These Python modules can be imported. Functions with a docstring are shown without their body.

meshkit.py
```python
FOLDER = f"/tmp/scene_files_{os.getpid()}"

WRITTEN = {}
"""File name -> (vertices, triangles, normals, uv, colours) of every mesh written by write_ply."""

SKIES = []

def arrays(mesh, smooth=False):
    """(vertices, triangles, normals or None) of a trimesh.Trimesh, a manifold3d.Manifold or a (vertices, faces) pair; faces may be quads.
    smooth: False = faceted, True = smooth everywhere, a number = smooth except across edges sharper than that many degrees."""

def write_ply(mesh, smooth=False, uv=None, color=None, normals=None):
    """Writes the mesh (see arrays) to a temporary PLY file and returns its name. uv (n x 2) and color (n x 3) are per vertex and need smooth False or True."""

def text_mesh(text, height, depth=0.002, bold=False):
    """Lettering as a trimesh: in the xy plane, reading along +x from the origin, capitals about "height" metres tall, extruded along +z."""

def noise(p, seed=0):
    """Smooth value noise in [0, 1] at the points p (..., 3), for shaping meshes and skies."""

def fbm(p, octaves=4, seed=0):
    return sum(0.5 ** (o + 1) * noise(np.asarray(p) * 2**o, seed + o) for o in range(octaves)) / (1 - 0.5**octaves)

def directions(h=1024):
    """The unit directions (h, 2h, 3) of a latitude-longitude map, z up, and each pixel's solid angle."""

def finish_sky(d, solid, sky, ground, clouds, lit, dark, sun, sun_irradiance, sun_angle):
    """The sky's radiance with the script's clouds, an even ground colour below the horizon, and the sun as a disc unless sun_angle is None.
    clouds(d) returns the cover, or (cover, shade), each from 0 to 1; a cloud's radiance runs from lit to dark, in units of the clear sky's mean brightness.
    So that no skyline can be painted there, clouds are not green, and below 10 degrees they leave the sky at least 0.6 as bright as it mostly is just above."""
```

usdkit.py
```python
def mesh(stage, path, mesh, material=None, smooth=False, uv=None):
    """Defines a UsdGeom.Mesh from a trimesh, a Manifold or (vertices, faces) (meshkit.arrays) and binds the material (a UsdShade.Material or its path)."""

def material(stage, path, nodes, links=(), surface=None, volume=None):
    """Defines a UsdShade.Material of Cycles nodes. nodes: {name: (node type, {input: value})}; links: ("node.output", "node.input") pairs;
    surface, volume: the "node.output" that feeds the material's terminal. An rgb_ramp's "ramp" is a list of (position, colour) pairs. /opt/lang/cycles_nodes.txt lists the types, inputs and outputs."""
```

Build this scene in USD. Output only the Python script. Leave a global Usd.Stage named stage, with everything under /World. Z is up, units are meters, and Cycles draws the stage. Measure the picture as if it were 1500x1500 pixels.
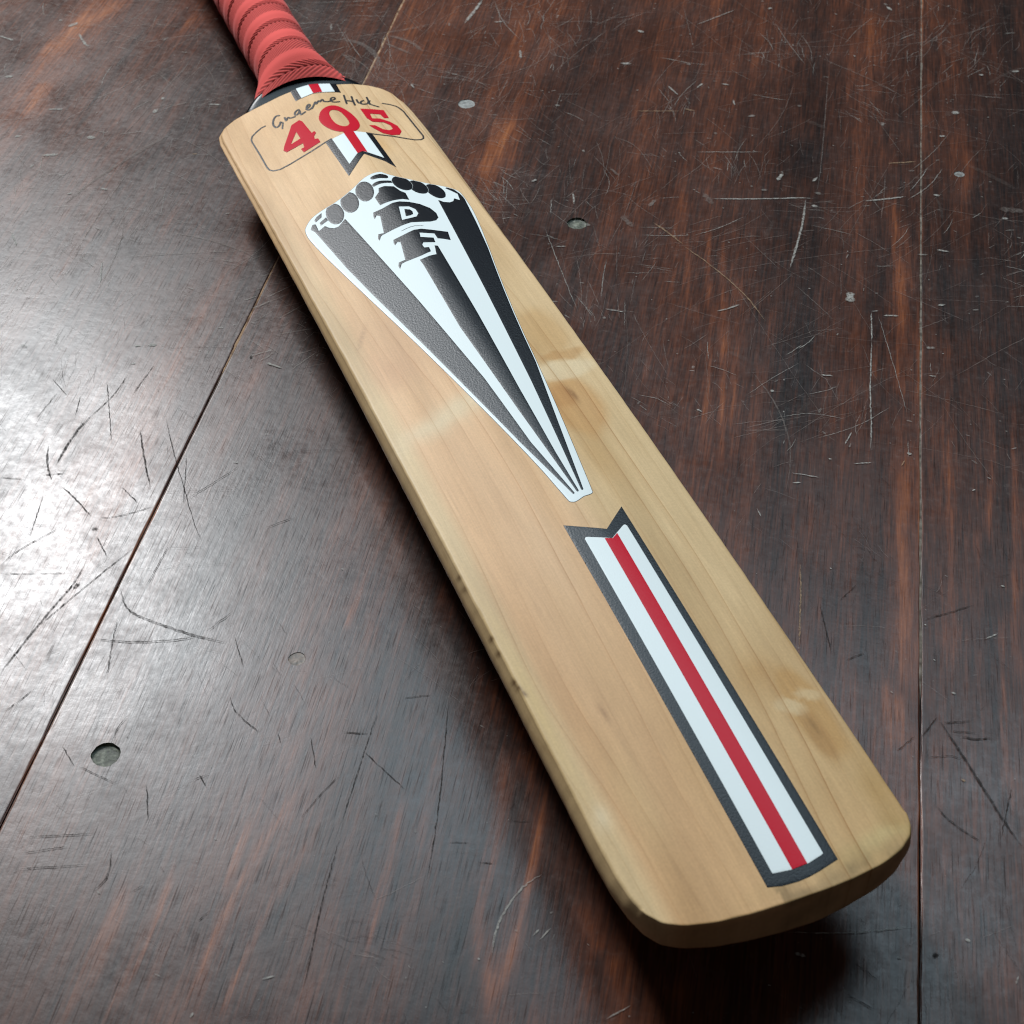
import math, numpy as np, trimesh
from scipy.spatial import Delaunay, cKDTree
from shapely import Polygon, LineString, Point, union_all, contains_xy, points as sh_points
from shapely.prepared import prep
from pxr import Usd, UsdGeom, UsdLux, UsdShade, Sdf, Gf, Vt
import usdkit, meshkit

stage = Usd.Stage.CreateInMemory()
UsdGeom.SetStageUpAxis(stage, UsdGeom.Tokens.z)
UsdGeom.SetStageMetersPerUnit(stage, 1.0)
UsdGeom.Xform.Define(stage, '/World')
UsdGeom.Scope.Define(stage, '/World/Looks')
LOOK = '/World/Looks/'
T = Sdf.ValueTypeNames

# ------------------------------------------------------------------ camera
CAM = (0.0603091, -0.4489382, 0.5017792)
RIGHT, DOWN, FWD = (0.9833, 0.1817, 0.0080), (0.1344, -0.6963, -0.7050), (-0.1226, 0.6943, -0.7091)
cam = UsdGeom.Camera.Define(stage, '/World/camera')
X, Z = np.array(RIGHT), -np.array(FWD)
Z /= np.linalg.norm(Z); X -= Z * (X @ Z); X /= np.linalg.norm(X); Y = np.cross(Z, X)
cam.AddTransformOp().Set(Gf.Matrix4d(*X, 0, *Y, 0, *Z, 0, *CAM, 1))
cam.CreateHorizontalApertureAttr(36.0); cam.CreateVerticalApertureAttr(36.0)
cam.CreateFocalLengthAttr(36.0 * 2300 / 1500)
cam.CreateClippingRangeAttr(Gf.Vec2f(0.02, 50))
cam.CreateFStopAttr(24.0); cam.CreateFocusDistanceAttr(0.70)
cam.CreateExposureAttr(0.13)

# ------------------------------------------------------------------ light: a bright window up on the left, a cool ceiling, a dim room
usdkit.material(stage, LOOK + 'room_air', {'b': ('background_shader', {'color': (0.92, 0.96, 1.0), 'strength': 0.045})}, surface='b.background')
dome = UsdLux.DomeLight.Define(stage, '/World/room_light')
UsdShade.MaterialBindingAPI.Apply(dome.GetPrim()).Bind(UsdShade.Material.Get(stage, LOOK + 'room_air'))

def rect_light(name, pos, aim, w, h, radiance, color):
    L = UsdLux.RectLight.Define(stage, '/World/' + name)
    z = np.array(pos, float) - np.array(aim, float); z /= np.linalg.norm(z)
    x = np.cross([0, 0, 1.0], z)
    if np.linalg.norm(x) < 1e-6: x = np.array([1.0, 0, 0])
    x /= np.linalg.norm(x); y = np.cross(z, x)
    L.AddTransformOp().Set(Gf.Matrix4d(*x, 0, *y, 0, *z, 0, *map(float, pos), 1))
    L.CreateWidthAttr(w); L.CreateHeightAttr(h); L.CreateIntensityAttr(radiance); L.CreateColorAttr(Gf.Vec3f(*color))
    return L
rect_light('window_light', (-1.64, 1.96, 2.35), (-0.05, 0.15, 0.0), 0.64, 0.64, 86.0, (0.97, 0.985, 1.0))
rect_light('ceiling_light', (0.0, 1.58, 2.45), (0.0, 1.0, 0.0), 2.2, 0.8, 6.0, (0.66, 0.87, 1.0))

# ------------------------------------------------------------------ traced measurements, millimetres: DECAL on the bat's face, SCRATCH and STREAK on the floor
DECAL = {
  'toe_black': [(-4.7,183),(4.4,177.5),(10.2,174.1),(21.4,184.2),(19.5,11),(11.2,9),(7.1,8.4),(3.1,8.3),(-2.6,9),(-7.4,10.5)],
  'toe_white': [(0.8,173.4),(10,168.6),(17.4,174),(18.3,174.1),(18.7,173.2),(15.8,14.3),(9.3,12.8),(3.2,12.8),(-3.5,14.1),(-0,172.6)],
  'toe_red': [(7.2,169.7),(10.2,168.5),(13.1,170.6),(8.8,12.8),(3.1,12.8)],
  'fan_white': [(-38,425.2),(-36.1,429),(-31.7,434.8),(-25.1,438.8),(-14.5,443.5),(-3.1,451.6),(2.3,456.7),(6.9,459.2),(11,460.3),(14.2,460),(14.3,459.1),(17.7,455.1),(25.5,448.5),(32.8,442.1),(40,437.2),(45.4,431.7),(46.2,426),(45.4,404.1),(31.4,327.9),(23.1,259.7),(13.9,195.9),(13.4,195),(12.5,194.6),(10.8,194.4),(9.5,194.4),(7.5,193.6),(5.9,193),(4.3,192.8),(3,193.6),(2.6,194.8),(-1.3,223.9),(-16.5,303.5),(-31.6,377.4),(-38.4,415.3)],
  'fan_left_bar': [(-35.1,424.9),(-33.1,428.6),(-31.4,428.3),(-31.8,421.7),(-27.7,424.6),(-26.4,422),(-24.4,420.4),(-21.9,420.6),(-16.8,425.7),(-7.3,344.8),(-0.4,278.4),(2.1,232),(6.6,197.3),(6,196.8),(5.7,197.2),(-1.8,233.1),(-14.9,304.5),(-25.2,359.7),(-29.3,384.6),(-33.8,421.8)],
  'fan_left_corner': [(-31.1,431.6),(-29.4,434.2),(-25.7,436.7),(-26.9,432.8),(-30.9,429.8)],
  'fan_left_link': [(-29.3,428.6),(-25,431.7),(-24.6,428.7),(-29.5,425.8)],
  'fan_bead_0': [(-15.6,431),(-16.5,428.2),(-17.7,425.7),(-19.1,424),(-20.6,423),(-22.1,423),(-23.3,423.8),(-24.3,425.5),(-24.8,427.9),(-24.8,430.7),(-24.4,433.7),(-23.6,436.6),(-22.4,439.1),(-21,441),(-19.4,442),(-18,442),(-16.7,441.1),(-15.8,439.4),(-15.3,436.9),(-15.2,434.1)],
  'fan_bead_1': [(-5.6,437.5),(-6.5,434.6),(-7.7,432.1),(-9.2,430.3),(-10.7,429.4),(-12.2,429.3),(-13.5,430.2),(-14.5,431.9),(-15,434.3),(-15,437.2),(-14.6,440.2),(-13.7,443.1),(-12.5,445.6),(-11,447.4),(-9.5,448.4),(-8,448.5),(-6.7,447.6),(-5.7,445.8),(-5.2,443.4),(-5.2,440.5)],
  'fan_bead_2': [(4.4,443.4),(3.5,440.6),(2.3,438.2),(0.8,436.4),(-0.8,435.5),(-2.3,435.4),(-3.6,436.3),(-4.5,438),(-5,440.3),(-5.1,443.1),(-4.7,446.1),(-3.8,448.9),(-2.5,451.4),(-1,453.2),(0.6,454.2),(2.1,454.2),(3.4,453.4),(4.4,451.6),(4.9,449.2),(4.9,446.4)],
  'fan_arch_low': [(4.9,448.9),(7.8,450.8),(10.8,451.1),(15.5,449.7),(17.8,447.9),(17.6,446.1),(13.4,447.9),(9.9,448.3),(7.4,447.6),(5.2,446.5)],
  'fan_arch_up': [(6.1,455.8),(9.3,457.7),(13.2,458.1),(15.9,455.2),(15.2,452.2),(11.7,453.7),(8.8,453.9),(6.9,453.7)],
  'fan_bead_3': [(23.8,439.5),(22.7,438.2),(21.3,437.7),(19.9,437.9),(18.5,438.8),(17.3,440.4),(16.3,442.5),(15.8,444.8),(15.7,447.3),(16,449.5),(16.8,451.3),(17.9,452.6),(19.2,453.2),(20.7,453),(22.1,452),(23.3,450.4),(24.2,448.3),(24.8,445.9),(24.9,443.5),(24.5,441.3)],
  'fan_bead_4': [(30.2,433.9),(29.2,432.7),(27.9,432.2),(26.6,432.5),(25.2,433.4),(24,434.9),(23.1,436.9),(22.6,439.1),(22.5,441.4),(22.8,443.5),(23.5,445.3),(24.6,446.4),(25.9,446.9),(27.2,446.7),(28.6,445.8),(29.8,444.2),(30.7,442.2),(31.2,439.9),(31.3,437.7),(31,435.6)],
  'fan_bead_5': [(37.1,426.8),(36,425.8),(34.7,425.5),(33.4,425.9),(32.1,427.1),(31.1,428.9),(30.3,431.1),(29.8,433.5),(29.8,435.9),(30.2,438),(31,439.7),(32.1,440.8),(33.4,441.1),(34.7,440.7),(36,439.5),(37.1,437.7),(37.9,435.4),(38.3,433),(38.3,430.6),(37.8,428.5)],
  'fan_right_link': [(36.6,429.3),(37.6,426.8),(38.2,424.6),(37.3,424.6),(35.3,426.7)],
  'fan_right_bar': [(32.1,424.5),(34.2,421.8),(37.1,420.6),(39.2,421.4),(40.6,423.9),(42.8,421.5),(43.9,427.7),(42.4,430.7),(39.9,434.9),(40.8,435.5),(43.6,432.9),(45.1,428.1),(45.7,422.9),(42.7,397.4),(31.3,315.6),(18.7,244.3),(10.8,198),(10.1,197.6),(9.8,198.1),(17.9,269.3),(24.9,342.4)],
  'fan_right_link2': [(39.7,427.4),(41.8,427.2),(41.6,425.4),(40.5,425.7)],
  'fan_stem_top': [(2.6,436.6),(6,440.6),(7.2,444.3),(10.6,445.2),(15.2,443.4),(16.7,438.2),(18.6,435.5),(18.1,428.2),(15.3,430),(10.9,430.1),(6.4,429.6),(2.6,428.6)],
  'letter_D': [(-2.6,423.9),(2.7,425.2),(9.1,427.9),(12.8,428.1),(17.5,426.2),(21.8,422.9),(25.4,417.7),(26.7,412.3),(26.2,407.9),(24.2,405.6),(20.8,405.2),(15.8,406.3),(11.5,407.1),(6.9,406.2),(1,404.6),(-5,402.7),(-6,401.9),(-7.7,398.9),(-8,400.7),(-6.6,404.4),(-3.8,404),(-0.5,419.2),(-1.9,420.6),(-3.8,418),(-3.7,420.3)],
  'letter_D_hole': [(10.8,423.4),(15.7,422.1),(17.9,418.6),(17.9,414.3),(16,411.7),(13,411.2),(8.1,410.7)],
  'letter_D_core': [(12.6,420.2),(15.1,419.1),(15.8,416.9),(15.2,414.4),(13.5,413.6),(11,413.4)],
  'letter_F': [(-1.6,396.2),(3.9,397.8),(10.4,400),(14.3,399.9),(18.2,398),(25.9,393.7),(24.5,386),(21.6,388),(18.9,389.3),(18.9,394),(12.2,396.7),(11.3,392.8),(17.2,390.4),(16.6,386.2),(10.9,387.7),(9.7,385.8),(9.8,383.3),(12.1,382.8),(11.7,379),(6,377.2),(-2.4,376),(-4.6,375.3),(-6.7,371.7),(-6.7,374.2),(-5.5,377),(-2,377.6),(0.9,392.8),(-0.5,393.4),(-2.3,391.3),(-2.4,393.3)],
  'fan_mid_bar': [(4.2,374.2),(10,375.6),(13.3,375.8),(15.2,383.6),(16.6,382.7),(14.2,324.4),(11,266.9),(9.1,222.3),(8.7,197.9),(8.1,197.4),(7.7,198),(5.1,252.6),(2.8,316.9),(4.4,370.2)],
  'fan_arc_line': [(2.9,401),(9.4,403.2),(13.1,403.5),(17.4,401.7)],
  'top_black': [(-3,571.5),(3.4,573.9),(8.9,573.4),(14.6,573.4),(20,572.6),(23.7,570.2),(22.8,556.6),(19.8,558),(12.8,559.6),(7.4,560.4),(-0,558.2),(-3.8,556.4)],
  'top_white': [(0.6,571.2),(7.9,572.6),(14.3,572.6),(20.3,571.6),(19.8,558.5),(12.8,559.7),(7.4,560.2),(0.1,558.1)],
  'top_red': [(8.3,572.8),(14,573),(12.9,559.9),(7.6,560.3)],
  'rib_black': [(-3,503.4),(1.3,504.5),(8,507.3),(15.1,508),(20.3,505),(23.2,503.1),(23.2,462.5),(19.5,471),(11.8,481.6),(-2.6,463.2)],
  'rib_white': [(1.2,504.2),(8.5,507.2),(15,507.7),(20.3,504.8),(20.4,474.1),(13.9,482.5),(11.7,484.3),(8.4,482.9),(1.4,474.5)],
  'rib_red': [(8.8,508.1),(14.4,508.2),(14,482.7),(11.7,484.3),(8.7,483)],
  'digit_4': [(-8.4,534.1),(-7.3,531.8),(-6.5,516.6),(-4.7,517.9),(-4.3,515.7),(-6.5,512.3),(-6.9,509.3),(-5.2,509),(-5.2,504.8),(-16.3,498.9),(-16.6,503),(-14.6,503.8),(-13.9,508.4),(-24.3,503.8),(-25.4,506.3),(-23.9,510.3),(-13.7,530.9)],
  'digit_4_hole': [(-13.6,522.2),(-13.6,514.1),(-20,510.6)],
  'digit_0': [(1.9,530.6),(4.9,537.2),(9,541),(13.3,541.9),(16.3,539.1),(18.8,533.4),(20.3,525.9),(20.7,518.7),(19.8,513.3),(16.8,508.9),(13,507.9),(8.5,509.3),(4.7,513.2),(2.1,519.9),(1.3,526.1)],
  'digit_0_hole': [(8.1,532.4),(9.8,535.7),(12,536.7),(15,533.6),(15.9,524.4),(15.7,518),(13.1,514.5),(9.8,515.9),(7.6,521.8)],
  'digit_5': [(26.6,533.8),(32.4,531.6),(38.6,528.6),(38.2,518.7),(35.6,519.1),(35,524.2),(29.9,526.5),(29.2,520.5),(33.3,519),(37.1,514.2),(39.6,508),(39.6,501.6),(37.2,497.7),(32.9,498.4),(29.1,501.6),(26.3,508.2),(24.9,512.7),(28,511.9),(30.6,506.2),(33.6,504.1),(35.9,505.3),(36,509.9),(33.7,514.2),(30.4,515.5),(27.9,516.6),(26.4,521.7)],
  'L_label_line': [(-26.7,537.9),(-29.1,537),(-33,533.8),(-36.1,530.5),(-37.6,527.1),(-37.9,523.9),(-37.8,509.7),(-38,494.4),(-37.6,490.9),(-36.1,489),(-32.6,488.4),(-26.2,490.9),(-19.6,494.2),(-12.9,497.5),(-3.7,502.6),(0.9,504.9)],
  'L_label_line2': [(20.6,504.5),(24.2,501.8),(33.2,496.8),(39.8,492),(43.2,489.9),(46.3,489.3),(48.2,490.6),(49,493.3),(48.8,505.7),(48.7,524.6),(48,528.6),(47,531.8),(44.2,534.9),(40.7,537.3)],
  'S_0': [(-16.6,545.2),(-18,545.8),(-19.6,544.3),(-21.2,541.3),(-22.4,537.6),(-22.5,534.7),(-21.9,532.8),(-20.4,533.3),(-18.7,535.8),(-18,537.6)],
  'S_1': [(-18.5,537),(-16.8,536.8),(-18.1,533.2),(-19.2,530)],
  'S_2': [(-14.6,541.2),(-14.8,539.1),(-15,537),(-13.6,539.7),(-12.6,540.6),(-12.3,538.9),(-11.7,539),(-10.5,539),(-9.3,539.2)],
  'S_3': [(-5.1,545.9),(-6.4,545.6),(-8.2,543.5),(-8.8,540.9),(-7.7,540.5),(-6.2,542.3),(-4.8,545),(-5.6,541.5),(-5.8,539.3),(-4.4,540.3),(-2.7,541.4)],
  'S_4': [(-1.3,544.2),(0.5,545.4),(2,547.2),(1.8,549.1),(0.2,547.8),(-1.1,544.5),(-0.8,542.5),(0.5,542.7),(2,544)],
  'S_5': [(1.8,543.2),(4.2,547.2),(6,550.4),(5.1,546.2),(7.2,549.7),(7.9,550.2),(7.9,548.1),(9.4,550.5),(10.3,550.8),(10.1,548.3),(10.9,547.6),(12.1,547),(13.8,547.6)],
  'S_6': [(14,548),(16.1,548.6),(17.4,549.9),(16.9,551.8),(15.4,551.3),(14.2,548.9),(14.2,546.4),(15.9,545.3),(18.3,545.4)],
  'S_7': [(23.2,552.7),(22.3,547.4),(21.5,542)],
  'S_8': [(26.8,550),(25.9,544.5),(25.3,539.1)],
  'S_9': [(22,545.8),(24.1,544.9),(25.8,543.3)],
  'S_10': [(28.3,545.4),(28,542.5),(28.2,540.6),(29.4,541.1)],
  'S_11': [(31.6,543.3),(30.3,542.9),(29.2,541.2),(29.2,539.4),(30.5,538.7),(32.3,538.9)],
  'S_12': [(34.7,546.9),(34.3,542.9),(33.7,537.9)],
  'S_13': [(35.1,542.2),(33.4,540.9),(33,540.2),(33.6,538.3),(34.9,536.3),(37.3,533.5)],
}
SCRATCH = [
  ('d',0.89,[(-247.5,44.1),(-244.9,35.1),(-240.3,26.6),(-237.1,22.7)]),
  ('d',0.55,[(-242.3,24.7),(-233.1,28)]),
  ('d',0.99,[(-239.3,32.3),(-239,55.4),(-235.8,67.6)]),
  ('d',0.45,[(-235.8,67.6),(-230.4,83.8),(-229.3,99.6)]),
  ('d',0.35,[(-237.6,93.6),(-219.9,52.7)]),
  ('d',0.67,[(-209.5,62.8),(-198.3,39.4),(-191.6,26.9)]),
  ('d',0.43,[(-204.3,24.4),(-193.6,16)]),
  ('d',0.65,[(-230.8,19.3),(-220.8,12.2),(-211.1,3.8)]),
  ('d',0.32,[(-237.1,12.1),(-234.3,-5.1),(-233,-13.4)]),
  ('d',1.36,[(-208,-3.7),(-205.2,-3.1)]),
  ('d',0.52,[(-203.9,-7.8),(-195,-18.7)]),
  ('d',0.33,[(-261.1,19.6),(-248.3,20.5)]),
  ('d',0.31,[(-236.7,-37),(-207.1,-30.7)]),
  ('d',0.78,[(-214.4,-88.5),(-208.6,-57.4),(-202.7,-33.9),(-203.3,-21.7)]),
  ('d',0.4,[(-209.8,-64.1),(-198.8,-38.5),(-184.8,-9.8)]),
  ('d',0.31,[(-238.6,-32.6),(-236,-23.8),(-220.9,-3.9)]),
  ('d',0.6,[(-182.6,-35.4),(-177,-44.9),(-170.8,-48.2),(-157.6,-51.5),(-144.7,-54.1),(-129.4,-55.6)]),
  ('d',0.49,[(-183.8,-64.1),(-165.5,-62.5),(-145.8,-56.8),(-141.9,-53.6)]),
  ('d',0.33,[(-200.1,72.8),(-189.5,52.1),(-175.8,28.4),(-164.8,8.4),(-157,-2.3)]),
  ('d',0.33,[(-182.2,50.4),(-173.2,19.2)]),
  ('d',0.21,[(-171.9,23.2),(-162.4,37.1),(-156,47.6)]),
  ('d',0.21,[(-132.1,11.8),(-121.9,20.3)]),
  ('d',0.34,[(-221.8,85.5),(-219.1,110.5)]),
  ('d',0.35,[(-264.5,90.2),(-252.6,79.5)]),
  ('d',0.34,[(-243.2,66.1),(-246.1,80.8)]),
  ('d',0.23,[(-260.7,61.1),(-258.1,80.1)]),
  ('d',0.21,[(-207.6,3),(-198.1,6.3),(-185.3,15.4)]),
  ('d',0.29,[(-170.9,-82.5),(-176.8,-59),(-177.6,-48.9)]),
  ('d',0.2,[(-172.5,-32.1),(-171,-7.1)]),
  ('d',0.29,[(-138.8,-51.1),(-131.8,-38.8)]),
  ('d',0.19,[(-126.7,-51.9),(-118.2,-66.4)]),
  ('d',1.42,[(-202.6,-39.2),(-201.2,-35)]),
  ('l',1.65,[(-227.4,123.7),(-223.1,124.9)]),
  ('l',1.06,[(-233.9,121.7),(-230.7,122.7)]),
  ('l',0.82,[(-231.3,108.1),(-228.1,109.1)]),
  ('l',0.54,[(-160,50),(-156.7,49.8)]),
  ('d',1.39,[(-174.8,124.5),(-173.1,124.5)]),
  ('l',0.92,[(-165.2,121.9),(-156.2,119.2)]),
  ('d',0.37,[(-157.3,-110.8),(-157.8,-104.6),(-155.8,-99.7)]),
  ('d',0.28,[(-166.5,-125.8),(-149.8,-130.7)]),
  ('d',0.28,[(-175.6,-118.2),(-167.8,-126)]),
  ('d',0.38,[(-119,-82.1),(-114.8,-89.5),(-102,-97.4)]),
  ('d',0.28,[(-94.9,-96),(-92.1,-101.1)]),
  ('d',0.27,[(-81.6,-95.7),(-75.3,-110)]),
  ('d',0.36,[(-120.2,-124),(-115.2,-119.8)]),
  ('d',0.36,[(-119.3,-121.1),(-114.1,-126)]),
  ('d',0.27,[(-137.1,-129.3),(-131.4,-144)]),
  ('d',0.27,[(-139.8,-159.8),(-136.8,-170),(-140.1,-177.3)]),
  ('d',0.26,[(-99.1,-181.8),(-96.4,-177.1)]),
  ('d',0.26,[(-126.4,-174.7),(-123.3,-171.3)]),
  ('d',0.41,[(-55.1,-200.3),(-56,-185.5),(-57.9,-163.6),(-58.4,-139.3)]),
  ('d',0.26,[(-75.1,-133.3),(-71.1,-122.1),(-65.8,-111.5)]),
  ('d',0.18,[(-172.7,-160),(-149.1,-154)]),
  ('d',0.18,[(-171.6,-166.8),(-156.2,-160.9)]),
  ('d',0.18,[(-170.6,-173.5),(-146.7,-167)]),
  ('d',0.19,[(-204.6,-106.7),(-197.6,-93.6)]),
  ('l',0.53,[(-104.3,-147.5),(-103.2,-147.8)]),
  ('l',0.61,[(-138.8,-176.6),(-137.7,-177.8)]),
  ('l',0.5,[(-70.2,-199.3),(-65.9,-197.1)]),
  ('l',0.66,[(-89.9,-217.6),(-89.5,-215.4)]),
  ('l',0.44,[(-107.8,-158.1),(-107.2,-158.5)]),
  ('l',0.6,[(18.3,-140),(11.9,-146.6),(7.9,-156.8),(6.1,-164.6),(6.5,-175.5)]),
  ('d',0.43,[(-22.5,-150.2),(-24.6,-119.5),(-31.9,-69)]),
  ('d',0.27,[(-59.7,-98.3),(-39.4,-112.9)]),
  ('d',0.35,[(-59.4,-132.3),(-59.1,-102.6),(-58.6,-78.8)]),
  ('d',0.37,[(-70.3,-91.3),(-59.5,-89.8)]),
  ('d',0.28,[(-50.4,-70.2),(-39,-66.3)]),
  ('l',0.42,[(19.4,-165.3),(21.3,-162.2)]),
  ('l',0.42,[(22,-166.6),(25.2,-161)]),
  ('l',0.41,[(49.6,-191.7),(57,-185.2)]),
  ('l',0.67,[(2,-177.2),(2.6,-178.2)]),
  ('l',0.51,[(23.8,-155.2),(25,-154.5)]),
  ('d',0.26,[(-5.7,-139.2),(0.2,-138.8)]),
  ('d',0.26,[(-18.1,-133.1),(-10.6,-131.7)]),
  ('d',0.26,[(3,-119.4),(10.2,-118.3)]),
  ('l',0.79,[(39.2,308),(66.9,313),(88.3,318.8),(95.3,319)]),
  ('l',0.94,[(123.7,322.3),(133.8,325.9),(146.4,331.4)]),
  ('l',0.93,[(90.9,317),(90.4,290),(85.9,250.7)]),
  ('t',0.63,[(27.5,260.3),(45,244.8),(65,222.4),(75.9,203.1)]),
  ('f',0.38,[(59.7,275.2),(81.2,247.8)]),
  ('f',0.62,[(90.3,235.3),(99.2,225.1),(110.3,210.8)]),
  ('l',0.84,[(51,206),(56.6,209.4),(62.1,214)]),
  ('l',0.41,[(25.5,354.2),(63.5,361.7)]),
  ('f',0.76,[(91.2,478.6),(127.3,455.9),(146.9,437.8)]),
  ('f',0.44,[(123.9,422.4),(144.8,372.8)]),
  ('f',0.6,[(97.7,458.4),(98,341.8),(96.2,325)]),
  ('f',0.48,[(-1.4,531.9),(12.1,473.1)]),
  ('l',0.47,[(10.3,505.9),(33.5,530.9)]),
  ('t',0.83,[(135.7,363.7),(152,368.8)]),
  ('l',0.61,[(129.6,220.3),(130.3,196.8)]),
  ('l',0.61,[(129.5,221.3),(133.2,222.4)]),
  ('l',0.85,[(135.6,219),(143.7,220.2)]),
  ('l',3.21,[(118.2,235.8),(118.7,227)]),
  ('l',1.75,[(73.9,333.5),(76.7,341.1)]),
  ('l',2.65,[(172.8,427.6),(177.6,428.6)]),
  ('l',1.44,[(165.2,399.4),(169.2,400.2)]),
  ('f',4.45,[(173.3,360.2),(179.7,360.8)]),
  ('l',1.38,[(190.2,476.8),(193.3,476.9)]),
  ('l',1.4,[(210.7,484.6),(215.7,486.5)]),
  ('l',1.36,[(161.6,336),(165.4,335.8)]),
  ('l',1.32,[(94.3,312),(98.1,311.6)]),
  ('l',1.63,[(132,555.5),(135.8,550.5)]),
  ('l',1.44,[(54.9,536.2),(56.9,538.8)]),
  ('l',1.24,[(163.4,232.8),(167.5,234.6)]),
  ('l',1.04,[(163.2,282.7),(169.8,282.3)]),
  ('f',5.43,[(197.9,329),(211.6,329.4)]),
  ('l',1.08,[(198.8,319.7),(202.6,320.5)]),
  ('l',1.03,[(33,434.3),(38,433.9)]),
  ('l',0.88,[(18.3,426.4),(21.9,432.7)]),
  ('l',1.02,[(41.8,416.9),(43.2,410.4)]),
  ('t',1,[(13.3,400.5),(20.3,399.2)]),
  ('f',3.97,[(33.6,312.6),(39.7,302.4)]),
  ('f',0.6,[(127.4,453.1),(138.6,445.7)]),
  ('l',1.22,[(93.8,336.2),(96.4,341.5)]),
  ('f',0.9,[(185.5,450.9),(206,450.9)]),
  ('l',0.59,[(130.3,196.8),(130.2,160.8),(131.8,130.6),(131.6,114.3)]),
  ('f',0.8,[(72,161.8),(82,146.2),(89.7,129.1),(94.6,110.4),(95.2,91.5),(93.9,79)]),
  ('t',0.61,[(103,34.5),(104.3,18.4),(105.1,-12.5)]),
  ('d',0.4,[(112.3,13.3),(118.7,-13.6)]),
  ('d',0.4,[(120.9,16.3),(127.8,27)]),
  ('d',0.48,[(124.9,-16.2),(132.2,-11.1)]),
  ('d',0.5,[(156.4,12),(177.4,24.5)]),
  ('l',0.66,[(119.6,116),(122.5,125.5)]),
  ('l',0.8,[(88,157.8),(89.1,157.7)]),
  ('l',1.36,[(82.4,148.9),(84,147.5)]),
  ('l',0.92,[(106,165.2),(112.1,165.2)]),
  ('l',0.78,[(89.4,134),(90.3,133.9)]),
  ('l',0.87,[(112.4,104.6),(114,104.6)]),
  ('l',1.54,[(148.5,116),(150.6,114.8)]),
  ('l',0.7,[(158.6,174.7),(162.5,174.8)]),
  ('t',0.65,[(146,106),(147.5,110.3)]),
  ('l',0.89,[(48.3,127.7),(51.2,126.3)]),
  ('l',0.65,[(124,103.4),(132.4,105.8)]),
  ('l',0.54,[(96.2,91.7),(108.8,91.1)]),
  ('l',0.64,[(96.6,84.9),(100.7,86.1)]),
  ('l',0.54,[(178,95.3),(179.5,96.8)]),
  ('l',0.62,[(188.8,38),(190.7,37.7)]),
  ('l',0.6,[(181.7,6),(186.9,10.1)]),
  ('l',0.51,[(115.8,34.5),(116.8,34.1)]),
  ('l',0.42,[(81.9,65.5),(84.3,60)]),
  ('l',0.6,[(156.4,9.4),(157.3,8.9)]),
  ('l',0.49,[(160.1,-9.4),(161,-9.9)]),
  ('f',0.89,[(-153.5,419.7),(-115.6,408.9),(-104.3,398.7)]),
  ('f',0.59,[(-115.6,408.9),(-90.2,426.6),(-75.3,449.8),(-85.9,486.7)]),
  ('l',1.55,[(-138.5,477.7),(-134.3,502),(-133.2,511.9)]),
  ('f',3.99,[(-211.6,441.8),(-197.6,440.1),(-185.6,427.7),(-178.7,414.7)]),
  ('f',2.76,[(-182.6,452.1),(-168.3,448.9),(-156.5,436.5)]),
  ('f',2.13,[(-183.4,442.9),(-163,432.3)]),
  ('f',3.02,[(-207.1,424.9),(-195.4,414.2)]),
  ('l',1.86,[(-26.7,490.9),(-22,488.8)]),
  ('l',1.79,[(-31.9,446.8),(-24.8,447.7)]),
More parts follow.
